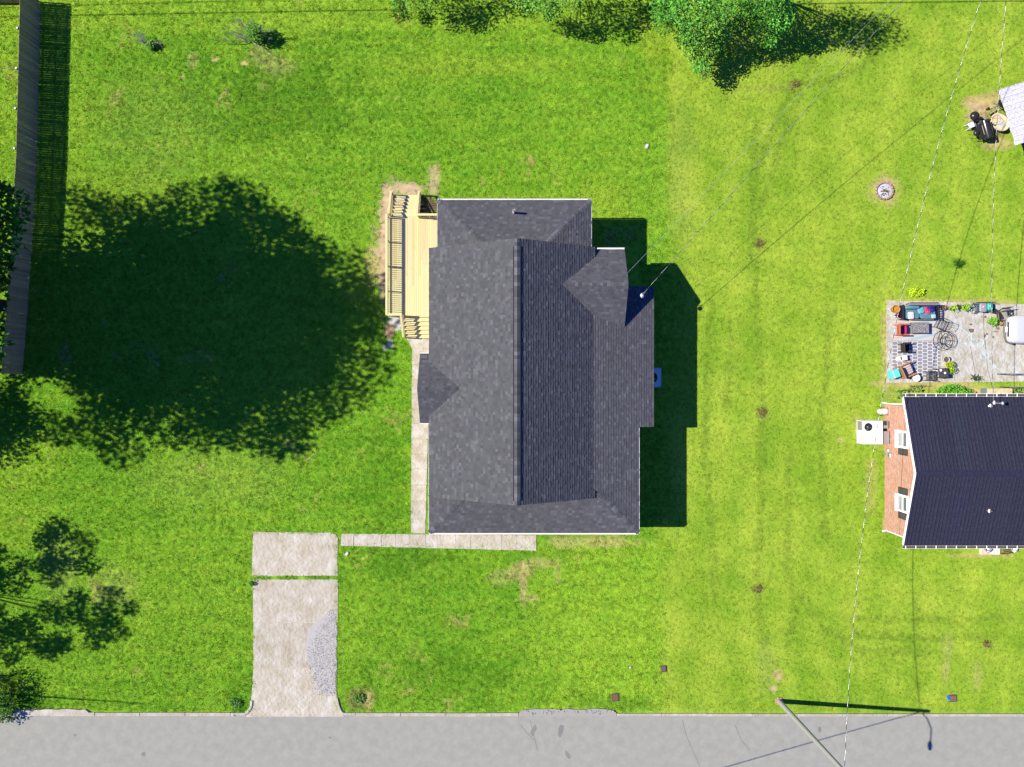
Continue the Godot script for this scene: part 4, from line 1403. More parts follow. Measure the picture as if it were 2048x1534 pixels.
# ---------------------------------------------------------------- poles and cables
func cable(called: String, label: String, a: Vector3, c: Vector3, sag: float, strands: int, rad: float) -> void:
	var o := thing(called, label, "cable", a.lerp(c, 0.5) * Vector3(1, 0, 1))
	var ln := a.distance_to(c)
	var n := int(ln / (0.09 if strands > 1 else 0.6))
	var d := (c - a).normalized()
	var x := Vector3.UP.cross(d).normalized()
	var y := d.cross(x)
	for s in strands:
		var b := MB.new()
		b.col = C(0.62, 0.62, 0.62) if s == 0 else C(0.03, 0.03, 0.03)
		var pts := []
		for k in n + 1:
			var t := float(k) / n
			var p := a.lerp(c, t) - Vector3(0, sag * 4.0 * t * (1.0 - t), 0)
			if strands > 1:
				var w := t * ln * TAU / 0.9 + TAU * s / strands
				p += (x * cos(w) + y * sin(w)) * rad * 1.15
			pts.append(p)
		b.tube(pts, rad, 5)
		part(o, "strand", b, M.metal if s == 0 else M.plastic)

func build_poles() -> void:
	var base := W(1558, 1402)
	var p := thing("street_light", "tall weathered pole with a street lamp arm at the road edge", "street light", base)
	var b := MB.new()
	b.col = C(0.46, 0.47, 0.42)
	var top := base + Vector3(0.35, 9.3, 0.0)
	b.tube([base, base.lerp(top, 0.5), top], [0.17, 0.145, 0.115], 14)
	part(p, "pole", b, M.old_wood)
	var e := MB.new()
	e.col = C(0.52, 0.33, 0.16)
	for k in 7:
		var a := TAU * k / 7.0
		e.ball(base + Vector3(cos(a) * 0.2, 0.02, sin(a) * 0.18), Vector3(0.12, 0.06, 0.12), 8, 5)
	part(p, "earth_collar", e, M.stone)
	var ar := MB.new()
	ar.col = C(0.45, 0.46, 0.46)
	var s0 := base.lerp(top, 0.955)
	ar.tube([s0, s0 + Vector3(0.12, 0.25, 0.6), s0 + Vector3(0.25, 0.35, 1.2), s0 + Vector3(0.25, 0.3, 2.1)], 0.035, 8)
	part(p, "arm", ar, M.metal)
	var hd := MB.new()
	hd.col = C(0.4, 0.41, 0.42)
	hd.ball(s0 + Vector3(0.25, 0.26, 2.35), Vector3(0.14, 0.09, 0.34), 14, 8)
	part(p, "lamp_head", hd, M.metal)
	var ins := MB.new()
	ins.col = C(0.5, 0.5, 0.5)
	ins.box(top - Vector3(0, 0.4, 0), Vector3(0.3, 0.08, 0.08), 0.01)
	part(p, "bracket", ins, M.metal)
	# the pole beyond the back lawn that all the cables come from
	var nb := Vector3(27.2, 0, -27.6)
	var np := thing("utility_pole", "tall wooden utility pole behind the back lawn carrying cables", "pole", nb)
	var q := MB.new()
	q.col = C(0.24, 0.19, 0.14)
	q.tube([nb, nb + Vector3(0, 11.6, 0)], [0.17, 0.11], 12)
	part(np, "pole", q, M.old_wood)
	var cr := MB.new()
	cr.col = C(0.22, 0.18, 0.14)
	cr.box(nb + Vector3(0, 10.6, 0.0), Vector3(0.1, 0.12, 2.2), 0.01)
	part(np, "crossarm", cr, M.old_wood)
	var wp := Vector3(-58.0, 0, -26.0)
	var wn := thing("utility_pole", "tall wooden utility pole beyond the long board fence", "pole", wp)
	var q2 := MB.new()
	q2.col = C(0.24, 0.19, 0.14)
	q2.tube([wp, wp + Vector3(0, 11.0, 0)], [0.17, 0.11], 12)
	part(wn, "pole", q2, M.old_wood)
	var c2 := MB.new()
	c2.col = C(0.22, 0.18, 0.14)
	c2.box(wp + Vector3(0, 9.6, 0.0), Vector3(0.1, 0.12, 1.6), 0.01)
	part(wn, "crossarm", c2, M.old_wood)
	cable("service_cable", "twisted overhead cable running to the mast on the grey shingle roof", Vector3(8.0, 4.45, -5.45), nb + Vector3(-0.1, 11.2, 0.1), 0.4, 3, 0.008)
	cable("street_cable", "twisted overhead cable crossing the lawn between the two houses to the street light", nb + Vector3(0, 10.4, 0.1), top - Vector3(0.05, 0.5, 0), 3.9, 3, 0.008)
	cable("house_cable", "twisted overhead cable crossing the patio to the metal roof", nb + Vector3(0.1, 9.8, 0.1), W(1987, 806, 3.75) + Vector3(0, 0.0, 0), 0.9, 3, 0.008)
	cable("phone_line", "thin overhead line from the shingled house's east gable to the far pole", Vector3(6.9, 5.0, -6.6), nb + Vector3(-0.1, 9.4, 0.0), 0.7, 1, 0.007)
	cable("line_wire", "thin overhead line along the north edge of the lawn", nb + Vector3(0, 10.66, -0.5), wp + Vector3(0, 9.67, 0.3), 0.9, 1, 0.02)
	cable("line_wire", "thick overhead line along the north edge of the lawn", nb + Vector3(0, 10.66, 0.9), wp + Vector3(0, 9.67, 0.75), 0.9, 1, 0.035)
	cable("road_cable", "overhead cable from the street light across the road", top - Vector3(0.02, 0.3, 0), Vector3(-14.0, 8.2, 31.5), 0.6, 1, 0.03)
	var pb := Vector3(-37.5, 0, 20.75)
	var sp := thing("slender_pole", "thin grey steel pole beyond the shrub at the road", "pole", pb)
	var sb := MB.new()
	sb.col = C(0.4, 0.4, 0.4)
	sb.tube([pb, pb + Vector3(0, 12.0, 0)], [0.05, 0.035], 8)
	part(sp, "pole", sb, M.metal)

# ---------------------------------------------------------------- trees and shrubs
func tree(called: String, label: String, base: Vector3, clumps: Array, leaf: float, per: int, tone: Color, trunk_r: float, limb_col: Color, group := "") -> void:
	var t := thing(called, label, "tree" if called != "shrub" else "shrub", base, group)
	var mid := Vector3.ZERO
	for c in clumps: mid += c[0]
	mid /= clumps.size()
	var tb := MB.new()
	tb.col = limb_col
	var fork := base.lerp(mid, 0.45)
	fork.x = lerpf(base.x, mid.x, 0.25); fork.z = lerpf(base.z, mid.z, 0.25)
	tb.tube([base, base.lerp(fork, 0.5) + Vector3(rnd(-0.1, 0.1), 0, rnd(-0.1, 0.1)), fork], [trunk_r, trunk_r * 0.8, trunk_r * 0.65], 9)
	for ci in clumps.size():
		var c: Array = clumps[ci]
		if clumps.size() > 20 and ci % 4 != 0: continue
		var e: Vector3 = c[0]
		var m: Vector3 = fork.lerp(e, 0.5) + Vector3(rnd(-0.3, 0.3), rnd(0.0, 0.4), rnd(-0.3, 0.3)) * c[1] * 0.4
		tb.tube([fork, m, e], [trunk_r * 0.26, trunk_r * 0.15, trunk_r * 0.06], 5, false)
		for k in 3:
			var a := Vector3(rnd(-1, 1), rnd(-0.3, 0.7), rnd(-1, 1)).normalized()
			tb.tube([m.lerp(e, 0.5), e + a * c[1] * 0.7], [trunk_r * 0.1, trunk_r * 0.03], 4, false)
	part(t, "trunk", tb, M.bark)
	var lb := MB.new()
	for c in clumps:
		var rad: float = c[1]
		var n := int(per * pow(rad, 1.6))
		var ct := rnd(0.6, 1.25)
		var cw := rnd(0.6, 1.25)
		for k in n:
			var dir := Vector3(rng.randfn(), rng.randfn() * 0.8, rng.randfn()).normalized()
			var rr := rad * pow(rng.randf(), 0.4)
			var p: Vector3 = c[0] + dir * rr
			if p.y < 0.15: p.y = rnd(0.15, 0.4)
			var f := ct * rnd(0.65, 1.4)
			lb.col = Color(tone.r * f * cw, tone.g * f, tone.b * f * rnd(0.7, 1.4))
			var a := rnd(0, TAU)
			var up := Vector3(rnd(-0.6, 0.6), 1.0, rnd(-0.6, 0.6)).normalized()
			var d := (Vector3(cos(a), rnd(-0.6, 0.25), sin(a)) + dir * 0.5).normalized()
			lb.leaf(p, d, up, leaf * rnd(0.6, 1.3), leaf * rnd(0.4, 0.75))
	part(t, "crown", lb, M.leaf)

func crown(centre: Vector3, r: Vector3, n: int, cr: float) -> Array:
	var out := []
	for k in n:
		var d := Vector3(rng.randfn(), rng.randfn(), rng.randfn()).normalized()
		var q := pow(rng.randf(), 0.33) * 0.88
		out.append([centre + d * q * r, cr * rnd(0.7, 1.25)])
	return out

func px_clumps(list: Array) -> Array:
	var out := []
	for q in list: out.append([W(q[0], q[1], q[2]), q[3]])
	return out

func build_trees() -> void:
	var bark := C(0.16, 0.13, 0.10)
	var pale := C(0.42, 0.38, 0.32)
	var c1 := []
	for q in crown(Vector3(-35.4, 12.6, -4.9), Vector3(10.2, 9.0, 7.5), 235, 1.5):
		if q[0].x < -1025.0 * (EYE - q[0].y) / FOC - q[1] * 0.7: c1.append(q)
	# outer boughs, told from the lobes of the shadow on the lawn
	for q in [[170, 418], [225, 428], [300, 430], [370, 402], [440, 396], [485, 402], [520, 440], [600, 458], [650, 505], [705, 535], [752, 590], [768, 640], [766, 690], [745, 745], [705, 795], [640, 822], [592, 878], [560, 892], [480, 868], [400, 872], [330, 862], [240, 906], [190, 858], [120, 868], [700, 620], [690, 700], [640, 760], [560, 820], [620, 540], [560, 470], [460, 450]]:
		var hh := rnd(12.0, 15.0)
		var g := W(q[0] - (24.0 if q[0] > 590 else 0.0), q[1] - (8.0 if q[1] > 840 else 0.0))
		while (g.x - hh / sun_slope) * FOC / (EYE - hh) > -1075.0: hh += 0.3   # these boughs hang out of view
		c1.append([Vector3(g.x - hh / sun_slope, hh, g.z - 0.07 * hh / sun_slope), rnd(1.2, 1.65)])
	c1.append_array(px_clumps([[6, 415, 9.0, 1.3], [-20, 470, 9.5, 1.6], [-10, 395, 8.5, 1.0]]))
	tree("broadleaf_tree", "tall spreading broadleaf tree overhanging the weathered board fence", Vector3(-33.9, 0, -5.2), c1, 0.36, 150, C(0.075, 0.17, 0.014), 0.42, bark)
	tree("broadleaf_tree", "open crowned tree standing west of the front lawn", Vector3(-41.5, 0, 13.6), crown(Vector3(-41.6, 9.0, 13.4), Vector3(6.6, 4.4, 5.2), 46, 0.75), 0.28, 250, C(0.06, 0.13, 0.014), 0.2, bark)
	tree("broadleaf_tree", "small unseen tree added to shade the lawn edge past the south end of the board fence", Vector3(-44.0, 0, 1.6), crown(Vector3(-43.6, 6.6, 1.6), Vector3(3.6, 3.0, 4.0), 40, 1.2), 0.3, 120, C(0.06, 0.13, 0.014), 0.22, bark)  # unseen tree added for its shadow, in place of a neighbouring roof
	# at the north edge
	tree("broadleaf_tree", "low drooping yellow-green tree at the north edge, branches reaching onto the lawn", W(1395, -10) * Vector3(1, 0, 1), px_clumps([[1340, 5, 4.0, 1.3], [1330, 42, 2.2, 0.85], [1372, 22, 4.4, 1.2], [1388, 66, 3.2, 1.1], [1422, 40, 4.0, 1.0], [1440, 8, 5.0, 1.2], [1408, 98, 2.6, 0.85], [1386, 98, 2.5, 0.7], [1424, 92, 2.4, 0.65], [1402, 126, 2.2, 0.62], [1410, 146, 1.9, 0.42], [1392, 116, 2.2, 0.5], [1350, -40, 4.5, 1.6], [1410, -40, 5.2, 1.7], [1362, 58, 2.5, 0.8], [1444, 62, 2.8, 0.7]]), 0.17, 460, C(0.13, 0.29, 0.03), 0.16, pale)
	tree("broadleaf_tree", "taller bright green tree at the north edge beside the drooping one", W(1530, -25) * Vector3(1, 0, 1), px_clumps([[1492, 10, 3.2, 0.9], [1535, 4, 4.0, 1.2], [1562, 26, 3.4, 0.95], [1525, 34, 2.8, 0.85], [1574, 46, 2.6, 0.65], [1505, 62, 2.0, 0.45], [1550, 58, 2.2, 0.6], [1545, -95, 7.6, 1.6], [1498, -60, 5.4, 1.5], [1580, -70, 7.4, 1.3], [1605, -100, 8.2, 1.3], [1560, -40, 5.6, 1.3], [1480, 52, 2.2, 0.5], [1518, 84, 1.6, 0.4], [1540, 84, 1.8, 0.45]]), 0.17, 440, C(0.13, 0.33, 0.03), 0.2, pale)
	tree("broadleaf_tree", "feathery green tree at the north edge behind the house", W(1110, -70) * Vector3(1, 0, 1), px_clumps([[1040, 0, 3.0, 0.65], [1060, 6, 3.0, 0.6], [1090, 6, 3.4, 0.75], [1108, 20, 2.8, 0.6], [1096, 32, 2.2, 0.35], [1140, -10, 4.0, 0.9], [1170, -42, 4.2, 0.9], [1215, -48, 4.0, 0.8], [1100, -70, 5.0, 1.4], [1180, -95, 5.0, 1.3], [1060, -50, 4.5, 1.2]]), 0.17, 380, C(0.12, 0.30, 0.035), 0.18, bark)
	tree("broadleaf_tree", "dark tree at the north edge with only its lowest branches over the lawn", W(770, -110) * Vector3(1, 0, 1), px_clumps([[712, -14, 2.4, 0.5], [790, 0, 1.8, 0.5], [830, 4, 2.4, 0.7], [862, -6, 2.8, 0.75], [806, 18, 1.4, 0.35], [820, -40, 4.0, 1.0], [760, -75, 4.5, 1.4], [850, -80, 4.6, 1.2], [900, -85, 4.6, 1.0]]), 0.17, 380, C(0.09, 0.22, 0.02), 0.17, bark)
	# half dead shrub with bare branches, and a small twiggy one
	dead_shrub("dead_shrub", "half dead shrub with bare grey branches and a vine in the back lawn", W(508, 84), [[425, 77, 0.7], [440, 60, 0.9], [455, 40, 1.1], [468, 32, 1.2], [478, 36, 1.4], [490, 45, 1.6], [528, 52, 1.4], [548, 58, 1.2], [545, 78, 0.9], [525, 100, 0.4], [500, 34, 1.2], [460, 62, 1.0]], W(508, 66, 0.9), 0.62)
	dead_shrub("twig_shrub", "small twiggy brown shrub stump sprouting leaves in the back lawn", W(296, 93), [[272, 72, 0.5], [278, 68, 0.6], [285, 70, 0.7], [290, 66, 0.5], [276, 82, 0.4], [330, 88, 0.25]], W(303, 90, 0.25), 0.33)
	# shrub at the south-west corner by the road
	tree("shrub", "dense dark green shrub at the road beside pale grassy fronds", W(-8, 1415) * Vector3(1, 0, 1), px_clumps([[-15, 1400, 1.3, 1.0], [8, 1418, 0.9, 0.75], [14, 1432, 0.6, 0.45], [-30, 1380, 1.6, 1.0], [10, 1395, 0.8, 0.5], [-20, 1440, 1.0, 0.7]]), 0.16, 380, C(0.055, 0.15, 0.015), 0.1, bark)
	var fr := thing("frond_plant", "clump of pale narrow arching fronds beside the dark shrub", "plant", W(-8, 1358))
	for k in 60:
		var fb := MB.new()
		var f := rnd(0.7, 1.2)
		fb.col = C(0.36 * f, 0.38 * f, 0.27 * f) if rng.randf() < 0.6 else C(0.10 * f, 0.2 * f, 0.05 * f)
		var a := rnd(0, TAU)
		var o := W(-8, 1358) + Vector3(rnd(-0.25, 0.25), 0, rnd(-0.25, 0.25))
		var l := rnd(0.7, 1.5)
		var d := Vector3(cos(a), 0, sin(a))
		fb.tube([o, o + d * l * 0.3 + Vector3(0, l * 0.8, 0), o + d * l * 0.75 + Vector3(0, l * 0.95, 0), o + d * l + Vector3(0, l * 0.7, 0)], [0.012, 0.016, 0.012, 0.003], 4, false)
		part(fr, "frond", fb, M.leaf)

func dead_shrub(called: String, label: String, base: Vector3, tips: Array, green: Vector3, r: float) -> void:
	var t := thing(called, label, "shrub", base)
	for q in tips:
		var b := MB.new()
		var f := rnd(0.6, 1.2)
		b.col = C(0.40 * f, 0.36 * f, 0.33 * f)
		var e := W(q[0], q[1], q[2])
		var m := base.lerp(e, 0.5) + Vector3(rnd(-0.12, 0.12), rnd(0.1, 0.3), rnd(-0.12, 0.12))
		b.tube([base + Vector3(0, 0.02, 0), m, e], [0.045, 0.03, 0.008], 6)
		for k in 6:
			var s := base.lerp(e, rnd(0.5, 0.95)) + (m - base.lerp(e, 0.5)) * 0.5
			b.tube([s, s + Vector3(rnd(-0.4, 0.4), rnd(0, 0.25), rnd(-0.4, 0.4))], [0.012, 0.004], 4, false)
		part(t, "branch", b, M.bark)
	var lb := MB.new()
	for k in int(900 * r):
		var d := Vector3(rng.randfn(), rng.randfn(), rng.randfn()).normalized()
		var p := green + d * r * pow(rng.randf(), 0.4)
		if p.y < 0.05: p.y = 0.1
		var f := rnd(0.6, 1.4)
		lb.col = C(0.085 * f, 0.21 * f, 0.02)
		var a := rnd(0, TAU)
		lb.leaf(p, Vector3(cos(a), rnd(-0.4, 0.4), sin(a)).normalized(), Vector3.UP, rnd(0.1, 0.2), rnd(0.07, 0.14))
	part(t, "foliage", lb, M.leaf)

# ---------------------------------------------------------------- patio and yard things
const FLOOR := 0.04   # top of the patio slab

func bit(o: Node3D, called: String, col: Color, mat: Material, make: Callable) -> MeshInstance3D:
	var b := MB.new()
	b.col = col
	make.call(b)
	return part(o, called, b, mat)

func on(px: float, py: float, h := 0.0, floor_ := FLOOR) -> Vector3:   # base point of a thing whose top is seen at this pixel
	var p := W(px, py, h)
	return Vector3(p.x, floor_, p.z)

func pot(called: String, label: String, at: Vector3, r: float, tall: float, col: Color, fill: Color, plant: Color, spread: float, leaves: int, group := "") -> void:
	var o := local(called, label, "planter" if leaves == 0 else "plant", at, 0.0, group)
	bit(o, "pot", col, M.plain, func(b: MB): b.lathe([Vector2(0, 0), Vector2(r * 0.72, 0), Vector2(r, tall * 0.9), Vector2(r * 1.07, tall * 0.9), Vector2(r * 1.07, tall), Vector2(r * 0.93, tall), Vector2(r * 0.88, tall * 0.7)], Vector3.ZERO, 20))
	bit(o, "soil", fill, M.stone, func(b: MB): b.lathe([Vector2(r * 0.9, tall * 0.74), Vector2(r * 0.4, tall * 0.78), Vector2(0, tall * 0.8)], Vector3.ZERO, 14))
	if leaves > 0:
		bit(o, "foliage", plant, M.leaf, func(b: MB): leafy(b, Vector3(0, tall + spread * 0.5, 0), Vector3(spread, spread * 0.7, spread), leaves, plant, spread * 0.45))

func leafy(b: MB, c: Vector3, r: Vector3, n: int, tone: Color, size: float) -> void:
	for k in n:
		var d := Vector3(rng.randfn(), rng.randfn(), rng.randfn()).normalized()
		var p := c + d * r * pow(rng.randf(), 0.35)
		if p.y < 0.04: p.y = rnd(0.04, 0.15)
		var f := rnd(0.55, 1.4)
		b.col = Color(tone.r * f, tone.g * f, tone.b * f)
		var a := rnd(0, TAU)
		b.leaf(p, (Vector3(cos(a), rnd(-0.4, 0.3), sin(a)) + d * 0.6).normalized(), Vector3(rnd(-0.4, 0.4), 1, rnd(-0.4, 0.4)).normalized(), size * rnd(0.6, 1.3), size * rnd(0.35, 0.7))

func pillow(b: MB, c: Vector3, s: Vector3, bs := Basis()) -> void:   # a stuffed square cushion
	var rows := []
	for j in 9:
		var row := []
		var v := -1.0 + 2.0 * j / 8.0
		for k in 16:
			var a := TAU * k / 16.0
			var ca := cos(a)
			var sa := sin(a)
			var q := pow(absf(ca), 0.45) * signf(ca)
			var w := pow(absf(sa), 0.45) * signf(sa)
			var e := pow(1.0 - pow(absf(v), 3.0), 0.5)
			row.append(c + bs * Vector3(q * s.x * 0.5 * e, v * s.y * 0.5, w * s.z * 0.5 * e))
		rows.append(row)
	b.grid(rows)

func chair(called: String, label: String, at: Vector3, turn: float, frame: Color, seat: Color, w: float, slats: int, mat: Material, cushion := true) -> Node3D:   # armchair facing +x
	var o := local(called, label, "chair", at, turn)
	for sx in [-1.0, 1.0]:
		for sz in [-1.0, 1.0]:
			bit(o, "leg", frame, mat, func(b: MB): b.bar(Vector3(sx * w * 0.42 + sx * 0.03, 0, sz * w * 0.46), Vector3(sx * w * 0.40, 0.6 if sx > 0 else 0.62, sz * w * 0.46), 0.05, 0.05, 0.006))
	for sz in [-1.0, 1.0]:
		bit(o, "armrest", frame, mat, func(b: MB): b.box(Vector3(0.02, 0.63, sz * w * 0.47), Vector3(w * 0.98, 0.035, 0.1), 0.01))
	bit(o, "seat_frame", frame, mat, func(b: MB):
		b.box(Vector3(0, 0.34, 0), Vector3(w * 0.82, 0.06, w * 0.86), 0.01))
	var top := Vector3(-w * 0.58, 0.98, 0)
	for k in slats:
		var z := (k - (slats - 1) * 0.5) * w * 0.8 / slats
		bit(o, "back_slat", frame, mat, func(b: MB): b.bar(Vector3(-w * 0.40, 0.36, z), top + Vector3(0, 0, z), w * 0.8 / slats * 0.8, 0.022))
	bit(o, "back_rail", frame, mat, func(b: MB): b.box(top, Vector3(0.05, 0.1, w * 0.92), 0.012))
	if cushion:
		bit(o, "seat_cushion", seat, M.cloth, func(b: MB): pillow(b, Vector3(0.04, 0.44, 0), Vector3(w * 0.78, 0.14, w * 0.8)))
		bit(o, "back_cushion", Color(seat.r * 0.85, seat.g * 0.85, seat.b * 0.85), M.cloth, func(b: MB): pillow(b, Vector3(-w * 0.38, 0.68, 0), Vector3(0.13, 0.46, w * 0.76), Basis(Vector3.BACK, 0.28)))
	return o

func wire_chair(label: String, at: Vector3, turn: float, w: float) -> void:
	var o := local("iron_chair", label, "chair", at, turn)
	var ink := C(0.035, 0.032, 0.03)
	for sx in [-1.0, 1.0]:
		for sz in [-1.0, 1.0]:
			bit(o, "leg", ink, M.iron, func(b: MB): b.tube([Vector3(sx * w * 0.46, 0, sz * w * 0.46), Vector3(sx * w * 0.40, 0.42, sz * w * 0.42)], 0.016, 6))
	bit(o, "seat_ring", ink, M.iron, func(b: MB): b.tube([Vector3(-w * 0.4, 0.43, -w * 0.42), Vector3(w * 0.4, 0.43, -w * 0.42), Vector3(w * 0.4, 0.43, w * 0.42), Vector3(-w * 0.4, 0.43, w * 0.42), Vector3(-w * 0.4, 0.43, -w * 0.42)], 0.018, 6))
	for k in 6:
		bit(o, "seat_bar", ink, M.iron, func(b: MB): b.box(Vector3(-w * 0.33 + k * w * 0.133, 0.43, 0), Vector3(0.03, 0.012, w * 0.82)))
	bit(o, "back_frame", ink, M.iron, func(b: MB): b.tube([Vector3(-w * 0.4, 0.43, -w * 0.4), Vector3(-w * 0.56, 0.95, -w * 0.36), Vector3(-w * 0.58, 1.0, 0), Vector3(-w * 0.56, 0.95, w * 0.36), Vector3(-w * 0.4, 0.43, w * 0.4)], 0.018, 6))
	for k in 3:
		bit(o, "back_bar", ink, M.iron, func(b: MB): b.tube([Vector3(-w * 0.4, 0.45, (k - 1) * w * 0.22), Vector3(-w * 0.56, 0.95, (k - 1) * w * 0.2)], 0.011, 5))
	for sz in [-1.0, 1.0]:
		bit(o, "armrest", ink, M.iron, func(b: MB): b.tube([Vector3(-w * 0.5, 0.68, sz * w * 0.42), Vector3(0, 0.68, sz * w * 0.5), Vector3(w * 0.36, 0.64, sz * w * 0.48), Vector3(w * 0.42, 0.42, sz * w * 0.42)], 0.017, 6))

func print_mat(im: Image) -> StandardMaterial3D:
	var m := StandardMaterial3D.new()
	m.albedo_texture = ImageTexture.create_from_image(im)
	m.roughness = 0.95
	return m

func rug(called: String, label: String, at: Vector3, size: Vector2, mat: Material, y: float, turn := 0.0) -> void:
	var o := local(called, label, "rug", at, turn)
	var st := SurfaceTool.new()
	st.begin(Mesh.PRIMITIVE_TRIANGLES)
	var n := 12
	for j in n + 1:
		for i in n + 1:
			st.set_normal(Vector3.UP)
			st.set_uv(Vector2(float(i) / n, float(j) / n))
			st.add_vertex(Vector3((float(i) / n - 0.5) * size.x, y + 0.006 * sin(i * 1.7 + j * 0.9) * 0.3, (float(j) / n - 0.5) * size.y))
	for j in n:
		for i in n:
			var a := j * (n + 1) + i
			for q in [a, a + 1, a + n + 2, a, a + n + 2, a + n + 1]: st.add_index(q)
	var mi := MeshInstance3D.new()
	mi.name = "weave"
	mi.mesh = st.commit()
	mi.mesh.surface_set_material(0, mat)
	o.add_child(mi)
	bit(o, "hem", C(0.55, 0.55, 0.54), M.cloth, func(b: MB):
		for s in [-1.0, 1.0]:
			b.box(Vector3(0, y - 0.004, s * size.y * 0.5), Vector3(size.x + 0.02, 0.012, 0.018))
			b.box(Vector3(s * size.x * 0.5, y - 0.004, 0), Vector3(0.018, 0.012, size.y - 0.02)))

func build_patio() -> void:
	var pt := setting("patio")
	var cols := [1773, 1868, 1957, 2027, 2120, 2240]
	var rws := [601, 684, 766]
	for i in cols.size() - 1:
		for j in 2:
			var sb := MB.new()
			var t := rnd(0.95, 1.05)
			sb.col = C(0.455 * t, 0.455 * t, 0.425 * t)
			var ya: float = rws[j] + (cols[i] - 1773) * 0.028 * (1.0 if j == 0 else 0.0)
			var yb: float = rws[j] + (cols[i + 1] - 1773) * 0.028 * (1.0 if j == 0 else 0.0)
			var yc: float = rws[j + 1] - (0.4 if j == 0 else (cols[i + 1] - 1773) * 0.012)
			var yd: float = rws[j + 1] - (0.4 if j == 0 else (cols[i] - 1773) * 0.012)
			sb.prism(poly([[cols[i], ya], [cols[i + 1] - 0.35, yb], [cols[i + 1] - 0.35, yc], [cols[i], yd]], 0.008), -0.05, FLOOR + rnd(-0.003, 0.003))
			part(pt, "slab", sb, M.patio)
	# oil and rust stains, then cracks with painted cable shadows
	for q in [[1942, 661, 6.5, 4.5], [1941, 649, 4, 2.5], [1973, 668, 3, 2.5], [1985, 674, 3, 2.5], [1969, 672, 2, 5], [1995, 657, 5, 4], [1990, 663, 7, 2.2], [1970, 634, 4, 2]]:
		var sb := MB.new()
		sb.col = C(0.15, 0.115, 0.08) if q[0] < 1990 else C(0.26, 0.2, 0.12)
		var c := W(q[0], q[1])
		var ol := PackedVector2Array()
		for k in 12:
			var a := TAU * k / 12.0
			ol.append(Vector2(c.x + cos(a) * q[2] * rnd(0.55, 1.1) / 29.6, c.z + sin(a) * q[3] * rnd(0.55, 1.1) / 29.6))
		sb.prism(ol, 0.0, FLOOR + 0.0065)
		part(pt, "stain", sb, M.patio)
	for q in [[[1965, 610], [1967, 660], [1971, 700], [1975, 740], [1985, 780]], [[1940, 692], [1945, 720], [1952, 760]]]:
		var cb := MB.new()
		cb.col = C(0.16, 0.15, 0.13)  # dark bars paint the overhead cables' cast shadows along with cracks
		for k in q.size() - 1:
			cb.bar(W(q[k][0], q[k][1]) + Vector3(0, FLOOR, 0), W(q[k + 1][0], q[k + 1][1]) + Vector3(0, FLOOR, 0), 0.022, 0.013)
		part(pt, "cable_shadow_crack", cb, M.stone)
	# rugs: printed honeycomb, and faded plank stripes
	var im := Image.create_empty(512, 392, false, Image.FORMAT_RGB8)
	for y in 392:
		for x in 512:
			var u := x / 512.0 * 9.6
			var v := y / 392.0 * 10.2
			var best := 9.0
			var second := 9.0
			for k in 12:
				var ci: float = floor(u) + (k % 3) - 1
				var cj: float = floor(v) + floor(k / 3.0) - 2
				var odd := fposmod(ci, 2.0) * 0.5
				var d := Vector2((u - ci - 0.5) * 1.25, (v - cj - 0.5 - odd)).length()
				if d < best:
					second = best; best = d
				elif d < second: second = d
			var g := 0.86 if second - best < 0.115 else 0.50
			g *= 0.97 + 0.03 * sin(x * 2.1) * sin(y * 2.3)
			im.set_pixel(x, y, Color(g, g, g * 1.01))
	rug("honeycomb_rug", "grey and white honeycomb outdoor rug on the patio", W(1832, 720) * Vector3(1, 0, 1), Vector2(3.25, 2.5), print_mat(im), FLOOR + 0.012)
	var ip := Image.create_empty(256, 128, false, Image.FORMAT_RGB8)
	for y in 128:
		for x in 256:
			var g := 0.66 + 0.04 * sin(y * 0.9) + 0.03 * sin(x * 0.05 + y * 0.2)
			var warm := 0.05 * sin(x * 0.021 + y * 0.07)
			ip.set_pixel(x, y, Color(g + warm, g, g - warm * 0.6 - 0.02))
	rug("striped_rug", "pale faded striped rug under the red chair and the coffee table", W(1828, 661) * Vector3(1, 0, 1), Vector2(3.0, 1.35), print_mat(ip), FLOOR + 0.010)

	pot("orange_bucket", "empty orange bucket at the patio corner", on(1792, 618, 0.4), 0.25, 0.42, C(0.62, 0.25, 0.06), C(0.65, 0.34, 0.03), C(0, 0, 0), 0, 0)
	var fg := local("garden_figure", "small white garden figure with dark red pointed hat beside the bucket", "ornament", on(1789, 631, 0.2))
	bit(fg, "body", C(0.7, 0.7, 0.68), M.plain, func(b: MB): b.lathe([Vector2(0, 0), Vector2(0.13, 0), Vector2(0.15, 0.12), Vector2(0.09, 0.25), Vector2(0, 0.27)], Vector3(0.1, 0, 0), 14))
	bit(fg, "head", C(0.62, 0.45, 0.36), M.plain, func(b: MB): b.ball(Vector3(0.1, 0.3, 0), Vector3(0.075, 0.08, 0.075), 12, 8))
	bit(fg, "hat", C(0.30, 0.035, 0.05), M.cloth, func(b: MB): b.tube([Vector3(0.08, 0.33, 0), Vector3(-0.02, 0.40, 0.0), Vector3(-0.2, 0.42, 0.02)], [0.12, 0.085, 0.012], 12))
	bit(fg, "beard", C(0.78, 0.78, 0.75), M.cloth, func(b: MB): b.ball(Vector3(0.19, 0.22, 0.0), Vector3(0.06, 0.09, 0.07), 10, 6))
	# glider sofa with floral cushions
	var so := local("glider_sofa", "black metal glider sofa heaped with teal floral cushions and blankets", "sofa", on(1840, 624, 0.5))
	var ink := C(0.018, 0.02, 0.028)
